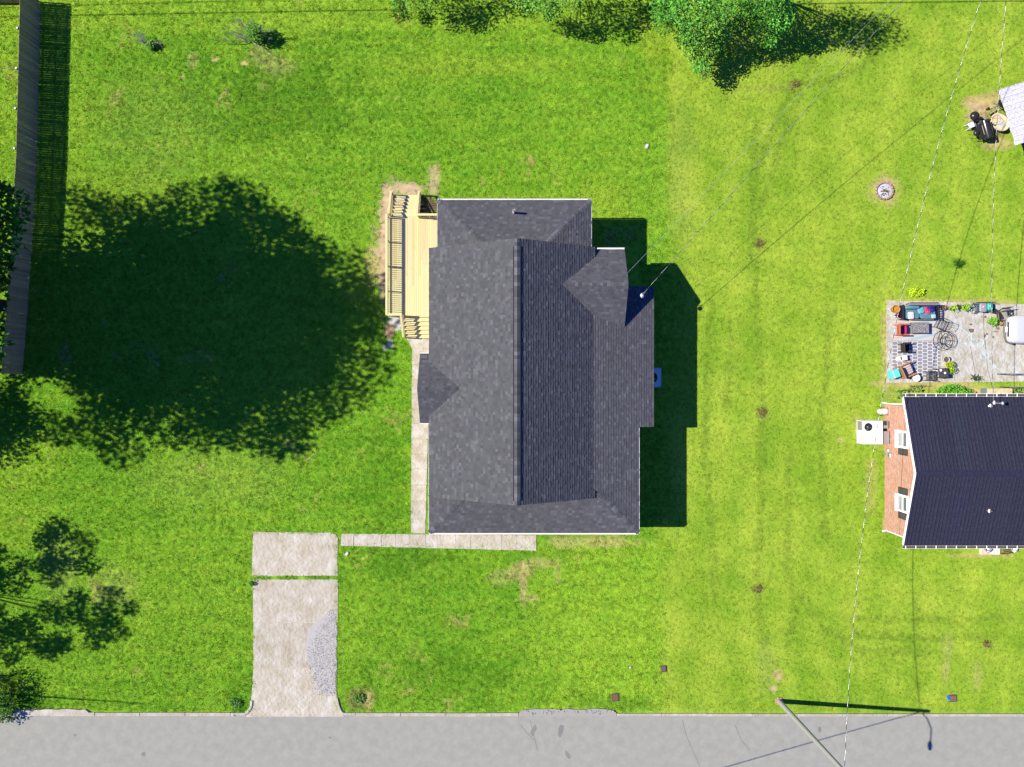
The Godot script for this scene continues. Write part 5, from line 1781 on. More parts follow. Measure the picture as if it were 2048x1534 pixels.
	for s in [-1.0, 1.0]:
		bit(so, "arm", ink, M.iron, func(b: MB):
			b.box(Vector3(s * 1.18, 0.62, 0.02), Vector3(0.1, 0.04, 1.0), 0.01)
			b.box(Vector3(s * 1.18, 0.3, -0.44), Vector3(0.05, 0.6, 0.05), 0.006)
			b.box(Vector3(s * 1.18, 0.3, 0.48), Vector3(0.05, 0.6, 0.05), 0.006))
		for k in 7:
			bit(so, "arm_bar", ink, M.iron, func(b: MB): b.box(Vector3(s * 1.18, 0.34, -0.34 + k * 0.115), Vector3(0.05, 0.52, 0.07)))
	bit(so, "base", ink, M.iron, func(b: MB): b.box(Vector3(0, 0.3, 0.03), Vector3(2.28, 0.08, 0.9), 0.01))
	bit(so, "back", C(0.45, 0.41, 0.36), M.cloth, func(b: MB): b.box(Vector3(0.05, 0.66, -0.46), Vector3(2.0, 0.5, 0.1), 0.03, Basis(Vector3.RIGHT, -0.15)))
	bit(so, "back_rail", ink, M.iron, func(b: MB): b.tube([Vector3(-1.0, 0.55, -0.5), Vector3(-0.9, 0.95, -0.56), Vector3(0.95, 0.95, -0.56), Vector3(1.08, 0.55, -0.5)], 0.028, 8))
	bit(so, "front_skirt", C(0.34, 0.30, 0.26), M.cloth, func(b: MB): b.box(Vector3(0.25, 0.24, 0.51), Vector3(1.5, 0.26, 0.04), 0.01))
	for k in 2:
		bit(so, "seat_cushion", C(0.10, 0.19, 0.21), M.floral, func(b: MB): pillow(b, Vector3(-0.52 + k * 1.04, 0.42, 0.05), Vector3(1.06, 0.18, 0.84)))
	bit(so, "back_cushion", C(0.12, 0.22, 0.25), M.floral, func(b: MB): pillow(b, Vector3(-0.6, 0.6, -0.28), Vector3(0.95, 0.4, 0.22), Basis(Vector3.RIGHT, -0.3)))
	for q in [["white_pillow", C(0.82, 0.81, 0.77), Vector3(-0.66, 0.55, 0.24), Vector3(0.42, 0.16, 0.5), 0.05, "white pillow on the black glider sofa"], ["teal_pillow", C(0.18, 0.52, 0.62), Vector3(0.0, 0.56, -0.08), Vector3(0.42, 0.16, 0.4), 0.3, "turquoise pillow in the middle of the glider sofa"], ["pale_pillow", C(0.5, 0.68, 0.72), Vector3(0.86, 0.54, 0.3), Vector3(0.3, 0.14, 0.28), 0.1, "pale blue pillow at the east end of the glider sofa"]]:
		var pl := local(q[0], q[5], "pillow", so.position + q[2] - Vector3(0, q[3].y * 0.5, 0), q[4])
		bit(pl, "cover", q[1], M.cloth, func(b: MB): pillow(b, Vector3(0, q[3].y * 0.5, 0), q[3]))
	for q in [["pink_blanket", C(0.68, 0.10, 0.20), Vector3(0.42, 0.56, -0.08), "crumpled pink blanket on the glider sofa"], ["blue_blanket", C(0.03, 0.03, 0.24), Vector3(0.72, 0.56, -0.2), "folded dark blue cloth beside the pink blanket on the sofa"]]:
		var bl := local(q[0], q[3], "blanket", so.position + q[2] - Vector3(0, 0.08, 0), 0.0)
		bit(bl, "cloth", q[1], M.cloth, func(b: MB):
			var rows := []
			for j in 9:
				var row := []
				for k in 11:
					var u := k / 10.0 - 0.5
					var v := j / 8.0 - 0.5
					row.append(Vector3(u * 0.5 + 0.04 * sin(v * 9.0), 0.12 - 0.36 * (u * u + v * v) + 0.035 * sin(u * 21.0 + v * 8.0), v * 0.42 + 0.05 * sin(u * 8.0)))
				rows.append(row)
			b.grid(rows, false))
	chair("red_armchair", "orange wooden armchair with bright pink-red cushions facing the coffee table", on(1806, 659, 0.6), 0.0, C(0.60, 0.16, 0.07), C(0.70, 0.045, 0.16), 0.74, 5, M.wood)
	var ct := local("coffee_table", "low coffee table with mottled grey top on the pale striped rug", "table", on(1839, 656, 0.4))
	for sx in [-1.0, 1.0]:
		for sz in [-1.0, 1.0]:
			bit(ct, "leg", C(0.05, 0.05, 0.05), M.iron, func(b: MB): b.box(Vector3(sx * 0.55, 0.2, sz * 0.32), Vector3(0.04, 0.4, 0.04), 0.004))
	bit(ct, "frame", C(0.10, 0.09, 0.085), M.iron, func(b: MB):
		for s in [-1.0, 1.0]:
			b.box(Vector3(0, 0.4, s * 0.345), Vector3(1.24, 0.04, 0.03), 0.004)
			b.box(Vector3(s * 0.605, 0.4, 0), Vector3(0.03, 0.04, 0.658), 0.004))
	bit(ct, "top", C(0.36, 0.31, 0.28), M.mottle, func(b: MB): b.box(Vector3(0, 0.412, 0), Vector3(1.18, 0.03, 0.66), 0.006))
	wire_chair("open black wrought iron chair turned towards the coffee table", on(1881, 648, 0.5), 2.7, 0.78)
	var rc := local("round_wire_seat", "round wire basket chair frame of black rings standing at the rug edge", "chair", on(1889, 681, 0.35))
	for q in [[0.66, 0.04, 0.06], [0.58, 0.46, 0.02], [0.42, 0.62, -0.04], [0.27, 0.36, -0.06], [0.2, 0.12, 0.0]]:
		bit(rc, "ring", ink, M.iron, func(b: MB):
			var ring := []
			for s in 33: ring.append(Vector3(cos(TAU * s / 32) * q[0] + q[2], q[1], sin(TAU * s / 32) * q[0]))
			b.tube(ring, 0.014, 6, false))
	for k in 7:
		bit(rc, "rib", ink, M.iron, func(b: MB):
			var a := TAU * k / 7.0
			b.tube([Vector3(cos(a) * 0.64 + 0.06, 0.03, sin(a) * 0.64), Vector3(cos(a) * 0.2, 0.12, sin(a) * 0.2), Vector3(cos(a) * 0.42 - 0.02, 0.5, sin(a) * 0.42), Vector3(cos(a) * 0.58, 0.46, sin(a) * 0.58)], 0.01, 5))
	chair("brown_chair", "dark brown wicker chair standing on the honeycomb rug", on(1811, 695, 0.5), 0.05, C(0.045, 0.03, 0.022), C(0.07, 0.045, 0.035), 0.6, 6, M.wood)
	var ws := local("step_stool", "small white plastic stool with a folded step on the honeycomb rug", "stool", on(1806, 716, 0.35), 0.15)
	bit(ws, "seat", C(0.74, 0.71, 0.62), M.plastic, func(b: MB): b.box(Vector3(0.1, 0.36, 0), Vector3(0.34, 0.05, 0.34), 0.02))
	bit(ws, "step", C(0.70, 0.67, 0.58), M.plastic, func(b: MB): b.box(Vector3(-0.25, 0.18, 0.02), Vector3(0.32, 0.04, 0.24), 0.015))
	for sx in [-1.0, 1.0]:
		for sz in [-1.0, 1.0]:
			bit(ws, "leg", C(0.68, 0.66, 0.58), M.plastic, func(b: MB): b.bar(Vector3(0.08 + sx * 0.2, 0, sz * 0.15), Vector3(0.1 + sx * 0.13, 0.36, sz * 0.13), 0.045, 0.045))
	var oa := chair("striped_armchair", "tan wooden armchair with pink and white striped cushion", on(1815, 740, 0.6), 0.42, C(0.50, 0.225, 0.10), C(0.60, 0.42, 0.36), 0.9, 6, M.wood)
	for k in 4:
		bit(oa, "stripe", C(0.78, 0.76, 0.74), M.cloth, func(b: MB): pillow(b, Vector3(0.05, 0.456, -0.24 + k * 0.16), Vector3(0.66, 0.122, 0.07)))
	var co := local("cool_box", "turquoise cooler box with a white strap at the patio corner", "cooler", on(1790, 748, 0.4), 0.35)
	bit(co, "box", C(0.06, 0.52, 0.50), M.plastic, func(b: MB): b.box(Vector3(0, 0.18, 0), Vector3(0.56, 0.36, 0.52), 0.03))
	bit(co, "lid", C(0.09, 0.62, 0.60), M.plastic, func(b: MB): b.box(Vector3(0, 0.40, 0), Vector3(0.60, 0.08, 0.56), 0.03))
	bit(co, "strap", C(0.75, 0.8, 0.78), M.cloth, func(b: MB): b.box(Vector3(-0.12, 0.443, 0), Vector3(0.1, 0.014, 0.54), 0.004))
	bit(co, "handle", C(0.05, 0.42, 0.41), M.plastic, func(b: MB): b.tube([Vector3(0.29, 0.3, -0.16), Vector3(0.34, 0.28, -0.12), Vector3(0.34, 0.28, 0.12), Vector3(0.29, 0.3, 0.16)], 0.014, 6))
	var wd := local("white_drum", "short white round tub with a lid beside the tan armchair", "tub", on(1833, 756, 0.35))
	bit(wd, "tub", C(0.72, 0.70, 0.64), M.plastic, func(b: MB): b.lathe([Vector2(0, 0), Vector2(0.2, 0), Vector2(0.23, 0.32)], Vector3.ZERO, 20))
	bit(wd, "lid", C(0.76, 0.74, 0.68), M.plastic, func(b: MB): b.lathe([Vector2(0.25, 0.31), Vector2(0.25, 0.36), Vector2(0.21, 0.37), Vector2(0.2, 0.355), Vector2(0, 0.355)], Vector3.ZERO, 20))
	bit(wd, "knob", C(0.3, 0.3, 0.3), M.plastic, func(b: MB): b.ball(Vector3(0, 0.38, 0), Vector3(0.05, 0.03, 0.05), 10, 6))
	wire_chair("black wrought iron chair beside the dark square table", on(1860, 752, 0.4), 0.0, 0.66)
	var dt := local("dark_table", "dark square metal table with white plates near the brick house", "table", on(1885, 746, 0.6), 0.08)
	bit(dt, "top", C(0.10, 0.085, 0.08), M.mottle, func(b: MB): b.box(Vector3(0, 0.66, 0), Vector3(0.66, 0.03, 0.64), 0.01))
	bit(dt, "apron", C(0.06, 0.055, 0.05), M.iron, func(b: MB): b.box(Vector3(0, 0.62, 0), Vector3(0.6, 0.05, 0.58), 0.004))
	for sx in [-1.0, 1.0]:
		for sz in [-1.0, 1.0]:
			bit(dt, "leg", C(0.05, 0.045, 0.04), M.iron, func(b: MB): b.box(Vector3(sx * 0.29, 0.3, sz * 0.28), Vector3(0.035, 0.6, 0.035)))
	for q in [[-0.2, -0.18, 0.085, "round white dish at the corner of the dark table"], [0.08, 0.0, 0.075, "white saucer in the middle of the dark table"]]:
		var di := local("dish", q[3], "dish", dt.position + Vector3(q[0], 0.675, q[1]))
		bit(di, "plate", C(0.8, 0.78, 0.76), M.gloss, func(b: MB): b.lathe([Vector2(0, 0.004), Vector2(q[2] * 0.6, 0.002), Vector2(q[2], 0.022), Vector2(q[2] * 0.94, 0.024), Vector2(q[2] * 0.55, 0.012), Vector2(0, 0.012)], Vector3.ZERO, 18))
	var lime := C(0.26, 0.42, 0.025)
	var green := C(0.11, 0.28, 0.02)
	pot("potted_plant", "white pot of bare soil with a few sprigs at the rug edge", on(1893, 719, 0.3), 0.2, 0.3, C(0.66, 0.63, 0.55), C(0.17, 0.12, 0.09), C(0.13, 0.2, 0.08), 0.13, 14)
	pot("potted_plant", "terracotta pot with a bushy yellow-green plant beside the dark table", on(1899, 740, 0.3), 0.18, 0.3, C(0.52, 0.19, 0.09), C(0.12, 0.09, 0.06), lime, 0.26, 110)
	pot("potted_plant", "yellow-green plant spilling from a hidden pot north of the dark table", on(1898, 730, 0.3), 0.14, 0.25, C(0.4, 0.3, 0.2), C(0.12, 0.09, 0.06), C(0.33, 0.42, 0.02), 0.27, 130)
	pot("potted_plant", "terracotta pot of pinkish flowers next to the glider sofa", on(1889, 615, 0.35), 0.15, 0.25, C(0.48, 0.22, 0.14), C(0.12, 0.09, 0.06), C(0.30, 0.20, 0.08), 0.16, 50)
	pot("potted_plant", "lime green leafy pot plant on the north edge of the patio", on(1906, 616, 0.4), 0.15, 0.28, C(0.12, 0.1, 0.09), C(0.1, 0.08, 0.05), C(0.30, 0.46, 0.03), 0.26, 70)
	pot("potted_plant", "dark leafy plant between two lime green ones on the patio edge", on(1917, 613, 0.3), 0.13, 0.22, C(0.1, 0.08, 0.07), C(0.1, 0.08, 0.05), C(0.05, 0.13, 0.03), 0.2, 50)
	pot("potted_plant", "round lime green mounded plant beside the bag of soil", on(1931, 614, 0.4), 0.16, 0.28, C(0.13, 0.1, 0.09), C(0.1, 0.08, 0.05), C(0.24, 0.44, 0.03), 0.27, 150)
	pot("potted_plant", "round bright green mounded plant in front of the silver car", on(1985, 643, 0.4), 0.17, 0.28, C(0.15, 0.13, 0.11), C(0.1, 0.08, 0.05), C(0.16, 0.40, 0.02), 0.29, 170)
	# stacked bags and bench at the north edge
	var be := local("garden_bench", "dark slatted garden bench carrying bags at the patio's north edge", "bench", on(1966, 615, 0.3))
	for k in 5:
		bit(be, "seat_slat", C(0.10, 0.16, 0.16), M.wood, func(b: MB): b.box(Vector3(0, 0.34, -0.24 + k * 0.12), Vector3(1.2, 0.03, 0.09), 0.005))
	for sx in [-1.0, 1.0]:
		for sz in [-1.0, 1.0]:
			bit(be, "leg", C(0.05, 0.05, 0.06), M.iron, func(b: MB): b.box(Vector3(sx * 0.55, 0.16, sz * 0.24), Vector3(0.05, 0.33, 0.05)))
	bit(be, "backrest", C(0.06, 0.10, 0.11), M.wood, func(b: MB): b.box(Vector3(0, 0.55, -0.31), Vector3(1.2, 0.3, 0.04), 0.008))
	for q in [["compost_bag", C(0.26, 0.24, 0.27), Vector3(-0.12, 0.355, 0.02), Vector3(0.5, 0.2, 0.62), "grey plastic bag of soil on the garden bench"], ["compost_bag", C(0.04, 0.36, 0.27), Vector3(0.33, 0.355, -0.04), Vector3(0.36, 0.2, 0.5), "green and white plastic bag on the garden bench"]]:
		var bg := local(q[0], q[4], "bag", be.position + q[2], rnd(-0.05, 0.05))
		bit(bg, "sack", q[1], M.plastic, func(b: MB): pillow(b, Vector3(0, q[3].y * 0.5, 0), q[3]))
		bit(bg, "print", C(0.55, 0.62, 0.60), M.plastic, func(b: MB): pillow(b, Vector3(-0.02, q[3].y * 0.56, -0.04), Vector3(q[3].x * 0.45, q[3].y * 0.92, q[3].z * 0.35)))
	for q in [[1946, 612, C(0.45, 0.55, 0.55), "pale blue-grey metal watering can beside the bench"], [1949, 624, C(0.5, 0.5, 0.52), "grey metal watering can at the bench's west foot"]]:
		var wc := local("watering_can", q[3], "watering can", on(q[0], q[1], 0.25), rnd(0, 3))
		bit(wc, "body", q[2], M.metal, func(b: MB): b.lathe([Vector2(0, 0), Vector2(0.11, 0), Vector2(0.1, 0.24), Vector2(0.06, 0.26)], Vector3.ZERO, 14))
		bit(wc, "spout", q[2], M.metal, func(b: MB): b.tube([Vector3(0.09, 0.06, 0), Vector3(0.2, 0.16, 0), Vector3(0.26, 0.27, 0)], [0.022, 0.018, 0.03], 8))
		bit(wc, "handle", q[2], M.metal, func(b: MB): b.tube([Vector3(-0.1, 0.06, 0), Vector3(-0.19, 0.18, 0), Vector3(-0.06, 0.33, 0), Vector3(0.05, 0.25, 0)], 0.01, 6))
	var bk := local("black_bucket", "round black bucket between the bench and the camping chair", "bucket", on(1989, 622, 0.3))
	bit(bk, "pail", C(0.03, 0.028, 0.03), M.plastic, func(b: MB): b.lathe([Vector2(0, 0), Vector2(0.13, 0), Vector2(0.17, 0.28), Vector2(0.15, 0.28), Vector2(0.12, 0.05), Vector2(0, 0.05)], Vector3.ZERO, 16))
	bit(bk, "handle", C(0.3, 0.3, 0.3), M.metal, func(b: MB): b.tube([Vector3(-0.17, 0.27, 0), Vector3(-0.1, 0.34, 0.1), Vector3(0.1, 0.34, 0.1), Vector3(0.17, 0.27, 0)], 0.007, 5))
	var cc := chair("camp_chair", "padded beige and black folding chair beside the silver car", on(2007, 630, 0.55), -1.45, C(0.05, 0.045, 0.04), C(0.46, 0.42, 0.33), 0.78, 4, M.iron)
	bit(cc, "throw", C(0.05, 0.05, 0.055), M.cloth, func(b: MB): pillow(b, Vector3(0.05, 0.52, 0.18), Vector3(0.5, 0.1, 0.22), Basis(Vector3.UP, 0.4)))
	var yb := local("straw_basket", "round yellow straw basket in front of the beige folding chair", "basket", on(2001, 644, 0.3))
	bit(yb, "basket", C(0.45, 0.32, 0.10), M.cloth, func(b: MB): b.lathe([Vector2(0, 0), Vector2(0.17, 0), Vector2(0.22, 0.2), Vector2(0.2, 0.26), Vector2(0.17, 0.2), Vector2(0, 0.14)], Vector3.ZERO, 16))
	bit(yb, "rim", C(0.4, 0.27, 0.09), M.cloth, func(b: MB):
		var ring := []
		for s in 21: ring.append(Vector3(cos(TAU * s / 20) * 0.21, 0.25, sin(TAU * s / 20) * 0.21))
		b.tube(ring, 0.016, 6, false))
	# hose
	var ho := thing("garden_hose", "pale blue garden hose looped across the patio", "hose", W(1945, 680))
	var hb := MB.new()
	hb.col = C(0.42, 0.66, 0.74)
	var path := [[1893, 640], [1901, 643], [1910, 650], [1922, 657], [1935, 668], [1943, 676], [1941, 686], [1947, 693], [1958, 694], [1966, 688], [1965, 681], [1955, 677], [1946, 679], [1941, 683], [1945, 688], [1955, 690], [1962, 700], [1970, 712], [1979, 722], [1988, 731], [2000, 741], [2006, 747]]
	var cv := Curve3D.new()
	for k in path.size():
		var a := W(path[maxi(k - 1, 0)][0], path[maxi(k - 1, 0)][1])
		var c := W(path[mini(k + 1, path.size() - 1)][0], path[mini(k + 1, path.size() - 1)][1])
		cv.add_point(W(path[k][0], path[k][1]) + Vector3(0, FLOOR + 0.02 + (0.03 if k > 13 and k < 16 else 0.0), 0), (a - c) * 0.17, (c - a) * 0.17)
	cv.bake_interval = 0.06
	hb.tube(Array(cv.get_baked_points()), 0.016, 6)
	part(ho, "tube", hb, M.plastic)
	bit(ho, "second_loop", C(0.45, 0.68, 0.76), M.plastic, func(b: MB):
		var lp := []
		for s in 25: lp.append(W(1968 + cos(TAU * s / 24 + 1.0) * 9, 712 + sin(TAU * s / 24 + 1.0) * 6) + Vector3(0, FLOOR + 0.025, 0))
		b.tube(lp, 0.014, 6, false))
	# fallen spiky plant, stoop with mat, handrails
	var sk := thing("spiky_plant", "low dark spiky leaved plant by the patio's south edge", "plant", W(1951, 755))
	bit(sk, "leaves", C(0.045, 0.075, 0.03), M.leaf, func(b: MB):
		for k in 34:
			var a := rnd(0, TAU)
			b.leaf(W(1951, 755) + Vector3(rnd(-0.25, 0.25), 0.08, rnd(-0.07, 0.07)), Vector3(cos(a), rnd(0.0, 0.4), sin(a) * 0.5).normalized(), Vector3.UP, rnd(0.2, 0.4), 0.06))
	bit(sk, "stem", C(0.1, 0.08, 0.05), M.bark, func(b: MB): b.tube([W(1951, 755) + Vector3(0, 0.0, 0), W(1951, 755) + Vector3(0.02, 0.1, 0)], 0.03, 6))
	var stp := thing("back_stoop", "cream concrete back step of the brick house", "step", W(1990, 787))
	bit(stp, "block", C(0.60, 0.53, 0.38), M.concrete, func(b: MB): b.box(W(1990, 790) + Vector3(0, 0.16, 0.1), Vector3(2.0, 0.32, 1.1), 0.02))
	var mat_ := thing("door_mat", "grey-green door mat on the cream back step", "mat", W(1967, 783, 0.32))
	bit(mat_, "weave", C(0.22, 0.30, 0.27), M.cloth, func(b: MB): b.box(W(1967, 784, 0.32) + Vector3(0, 0.008, 0.05), Vector3(0.42, 0.016, 0.62), 0.004))
	var hr := thing("handrail", "black metal handrail frame beside the back step", "railing", W(2025, 765))
	for q in [[2004, 748], [2010, 774], [2040, 748], [2042, 774]]:
		bit(hr, "post", C(0.03, 0.03, 0.03), M.iron, func(b: MB): b.box(W(q[0], q[1], 0.5) * Vector3(1, 0, 1) + Vector3(0, 0.46, 0), Vector3(0.05, 0.92, 0.05)))
	for q in [[[2004, 748], [2040, 748]], [[2010, 774], [2042, 774]], [[2036, 748], [2052, 772]]]:
		bit(hr, "top_rail", C(0.25, 0.25, 0.25), M.iron, func(b: MB): b.bar(W(q[0][0], q[0][1], 0.5) * Vector3(1, 0, 1) + Vector3(0, 0.94, 0), W(q[1][0], q[1][1], 0.5) * Vector3(1, 0, 1) + Vector3(0, 0.94, 0), 0.06, 0.04, 0.006))
	# planting against the brick house
	var bu := thing("round_bush", "dense rounded bright green bush between patio and brick house", "bush", W(1908, 785))
	bit(bu, "stem", C(0.15, 0.11, 0.08), M.bark, func(b: MB): b.tube([W(1905, 786), W(1905, 786) + Vector3(0, 0.5, 0)], 0.06, 7))
	bit(bu, "foliage", green, M.leaf, func(b: MB):
		leafy(b, W(1902, 787, 0.45), Vector3(1.05, 0.55, 0.62), 1400, C(0.12, 0.36, 0.025), 0.12)
		leafy(b, W(1928, 788, 0.35), Vector3(0.6, 0.42, 0.4), 420, C(0.11, 0.33, 0.025), 0.11))
	for q in [[1803, 787, "wire arch trellis with a straggling vine nearest the downspout"], [1833, 778, "wire arch trellis with a small leafy vine behind the patio"]]:
		var tr := thing("wire_trellis", q[2], "trellis", W(q[0], q[1]))
		for e in [[0.42, 0.95], [0.3, 0.7]]:
			bit(tr, "arch", C(0.1, 0.09, 0.08), M.iron, func(b: MB):
				var pts := []
				for s in 13:
					var a := PI * s / 12.0
					pts.append(W(q[0], q[1]) + Vector3(-cos(a) * e[0], sin(a) * e[1], -0.12 - 0.15 * sin(a)))
				b.tube(pts, 0.009, 5))
		bit(tr, "vine", green, M.leaf, func(b: MB): leafy(b, W(q[0], q[1], 0.3), Vector3(0.4, 0.3, 0.3), 26, C(0.12, 0.27, 0.04), 0.2))
	for q in [[1833, 584, 0.48, C(0.36, 0.52, 0.02), 330, "low yellow-lime leafy plant in the lawn north of the patio", 0.15], [2034, 786, 0.5, C(0.14, 0.24, 0.05), 260, "mixed leafy plants beside the handrail at the back step", 0.16]]:
		var pl := thing("leafy_plant", q[5], "plant", W(q[0], q[1]))
		bit(pl, "foliage", q[3], M.leaf, func(b: MB): leafy(b, W(q[0], q[1], 0.18), Vector3(q[2], 0.2, q[2] * 0.55), q[4], q[3], q[6]))
		bit(pl, "stem", C(0.12, 0.16, 0.04), M.leaf, func(b: MB): b.tube([W(q[0], q[1]), W(q[0], q[1]) + Vector3(0, 0.2, 0)], 0.03, 6))
	# white tank in a wire cradle at the brick wall
	var tk := local("white_tank", "white oval tank lying in a black wire cradle at the brick wall", "tank", on(1768, 823, 0.45, 0.0), 0.0)
	bit(tk, "shell", C(0.80, 0.78, 0.73), M.gloss, func(b: MB):
		var rows := []
		for j in 9:
			var row := []
			var t := PI * j / 8.0
			for s in 14: row.append(Vector3(-cos(t) * 0.45, 0.42 + sin(t) * 0.21 * sin(TAU * s / 14), sin(t) * 0.21 * cos(TAU * s / 14)))
			rows.append(row)
		b.grid(rows))
	for x in [-0.15, 0.25]:
		bit(tk, "hoop", ink, M.iron, func(b: MB):
			var ring := []
			for s in 13:
				var a := -0.4 + (PI + 0.8) * s / 12.0
				ring.append(Vector3(x - 0.12 * sin(a), 0.42 + sin(a) * 0.26, cos(a) * 0.26))
			b.tube(ring, 0.012, 5))
		for sz in [-1.0, 1.0]:
			bit(tk, "leg", ink, M.iron, func(b: MB): b.tube([Vector3(x, 0.42, sz * 0.24), Vector3(x * 1.6, 0.0, sz * 0.34)], 0.014, 5))
	# south door step and pots
	var fs := thing("front_stoop", "pale concrete front step under the metal roof eave", "step", W(1980, 1098))
	bit(fs, "block", C(0.6, 0.56, 0.49), M.concrete, func(b: MB): b.box(W(1978, 1098) + Vector3(0, 0.08, -0.3), Vector3(1.3, 0.2, 1.3), 0.02))
	for q in [[1974, 1098, C(0.5, 0.5, 0.52), 0.18, "grey metal bucket on the pale front step"], [2030, 1099, C(0.75, 0.75, 0.74), 0.0, "white round tub at the front of the brick house"]]:
		var bk2 := local("metal_tub", q[4], "tub", on(q[0], q[1], 0.3, q[3]))
		bit(bk2, "tub", q[2], M.metal, func(b: MB): b.lathe([Vector2(0, 0), Vector2(0.14, 0), Vector2(0.2, 0.26), Vector2(0.21, 0.28), Vector2(0.19, 0.28), Vector2(0.13, 0.04), Vector2(0, 0.04)], Vector3.ZERO, 18))
		bit(bk2, "handle", C(0.1, 0.1, 0.1), M.iron, func(b: MB): b.tube([Vector3(-0.2, 0.27, 0), Vector3(-0.1, 0.34, 0.1), Vector3(0.1, 0.34, 0.1), Vector3(0.2, 0.27, 0)], 0.008, 5))
	var pr := local("plant_rack", "small brown wooden rack at the front of the brick house", "rack", on(2012, 1102, 0.3, 0.0), 0.12)
	for k in 4:
		bit(pr, "slat", C(0.22, 0.13, 0.07), M.wood, func(b: MB): b.box(Vector3(0, 0.35, -0.18 + k * 0.12), Vector3(0.62, 0.025, 0.05)))
	for sx in [-1.0, 1.0]:
		for sz in [-1.0, 1.0]:
			bit(pr, "leg", C(0.2, 0.12, 0.065), M.wood, func(b: MB): b.box(Vector3(sx * 0.28, 0.17, sz * 0.17), Vector3(0.04, 0.34, 0.04)))

func build_car() -> void:
	var at := W(2013, 659, 0.5)
	var o := local("silver_car", "silver car parked nose first on the patio", "car", Vector3(at.x, FLOOR, at.z), 0.0)
	var st := [[0.0, 0.62, 0.42, 0.60], [0.06, 0.78, 0.30, 0.70], [0.2, 0.88, 0.24, 0.80], [0.5, 0.93, 0.22, 0.90], [0.95, 0.95, 0.22, 0.97], [1.25, 0.955, 0.22, 1.0], [2.0, 0.955, 0.22, 1.02], [3.2, 0.95, 0.22, 1.02], [4.2, 0.93, 0.25, 1.0], [4.55, 0.85, 0.32, 0.92], [4.65, 0.7, 0.45, 0.7]]
	bit(o, "body", C(0.60, 0.61, 0.64), M.paint, func(b: MB):
		var rows := []
		for s in st:
			var row := []
			for k in 24:
				var a := TAU * k / 24.0
				var ca := cos(a)
				var sa := sin(a)
				var cy: float = (s[2] + s[3]) * 0.5
				row.append(Vector3(s[0], cy + pow(absf(sa), 0.45) * signf(sa) * (s[3] - s[2]) * 0.5, pow(absf(ca), 0.4) * signf(ca) * s[1]))
			rows.append(row)
		b.grid(rows)
		b.face(rows[0], Vector3(2, 0.6, 0))
		b.face(rows[rows.size() - 1], Vector3(2, 0.6, 0)))
	bit(o, "cabin", C(0.60, 0.61, 0.64), M.paint, func(b: MB):
		var cab := [[1.85, 0.80, 1.42], [2.1, 0.78, 1.55], [3.3, 0.78, 1.58], [4.2, 0.74, 1.42]]
		var rows := []
		for s in cab:
			var row := []
			for k in 16:
				var a := TAU * k / 16.0
				row.append(Vector3(s[0], 1.1 + pow(absf(sin(a)), 0.5) * signf(sin(a)) * (s[2] - 1.1), pow(absf(cos(a)), 0.5) * signf(cos(a)) * s[1]))
			rows.append(row)
		b.grid(rows)
		b.face(rows[0], Vector3(3, 1.1, 0)); b.face(rows[3], Vector3(3, 1.1, 0)))
	bit(o, "windscreen", C(0.02, 0.024, 0.03), M.gloss, func(b: MB): b.face([Vector3(1.12, 1.035, -0.78), Vector3(1.12, 1.035, 0.78), Vector3(1.87, 1.46, 0.68), Vector3(1.87, 1.46, -0.68)], Vector3(3, 0.5, 0)))
	for s in [-1.0, 1.0]:
		bit(o, "headlight", C(0.78, 0.76, 0.70), M.gloss, func(b: MB): b.ball(Vector3(0.22, 0.70, s * 0.68), Vector3(0.2, 0.1, 0.17), 12, 8))
		bit(o, "mirror", C(0.55, 0.56, 0.58), M.paint, func(b: MB): b.ball(Vector3(1.45, 1.08, s * 1.04), Vector3(0.09, 0.09, 0.12), 10, 6))
		for x in [0.92, 3.6]:
			var wh := bit(o, "wheel", C(0.02, 0.02, 0.02), M.plain, func(b: MB):
				b.xf = Transform3D(Basis(Vector3.RIGHT, PI / 2), Vector3(x, 0.34, s * 0.82))
				b.lathe([Vector2(0.18, -0.11), Vector2(0.31, -0.11), Vector2(0.34, -0.06), Vector2(0.34, 0.06), Vector2(0.31, 0.11), Vector2(0.18, 0.11)], Vector3.ZERO, 22))
			bit(wh, "rim", C(0.5, 0.5, 0.52), M.metal, func(b: MB):
				b.xf = Transform3D(Basis(Vector3.RIGHT, PI / 2), Vector3(x, 0.34, s * 0.84))
				b.lathe([Vector2(0, -0.1), Vector2(0.19, -0.1), Vector2(0.19, 0.1), Vector2(0, 0.1)], Vector3.ZERO, 18))
	bit(o, "grille", C(0.03, 0.03, 0.032), M.plastic, func(b: MB): b.box(Vector3(0.03, 0.62, 0), Vector3(0.08, 0.16, 1.0), 0.02))
	bit(o, "number_plate", C(0.78, 0.76, 0.72), M.plastic, func(b: MB): b.box(Vector3(-0.02, 0.52, 0), Vector3(0.03, 0.15, 0.36), 0.006, Basis(Vector3.BACK, -0.6)))
	bit(o, "bumper", C(0.10, 0.10, 0.105), M.plastic, func(b: MB): b.tube([Vector3(0.5, 0.36, -0.95), Vector3(0.1, 0.36, -0.82), Vector3(-0.02, 0.36, -0.5), Vector3(-0.05, 0.36, 0), Vector3(-0.02, 0.36, 0.5), Vector3(0.1, 0.36, 0.82), Vector3(0.5, 0.36, 0.95)], 0.09, 8))

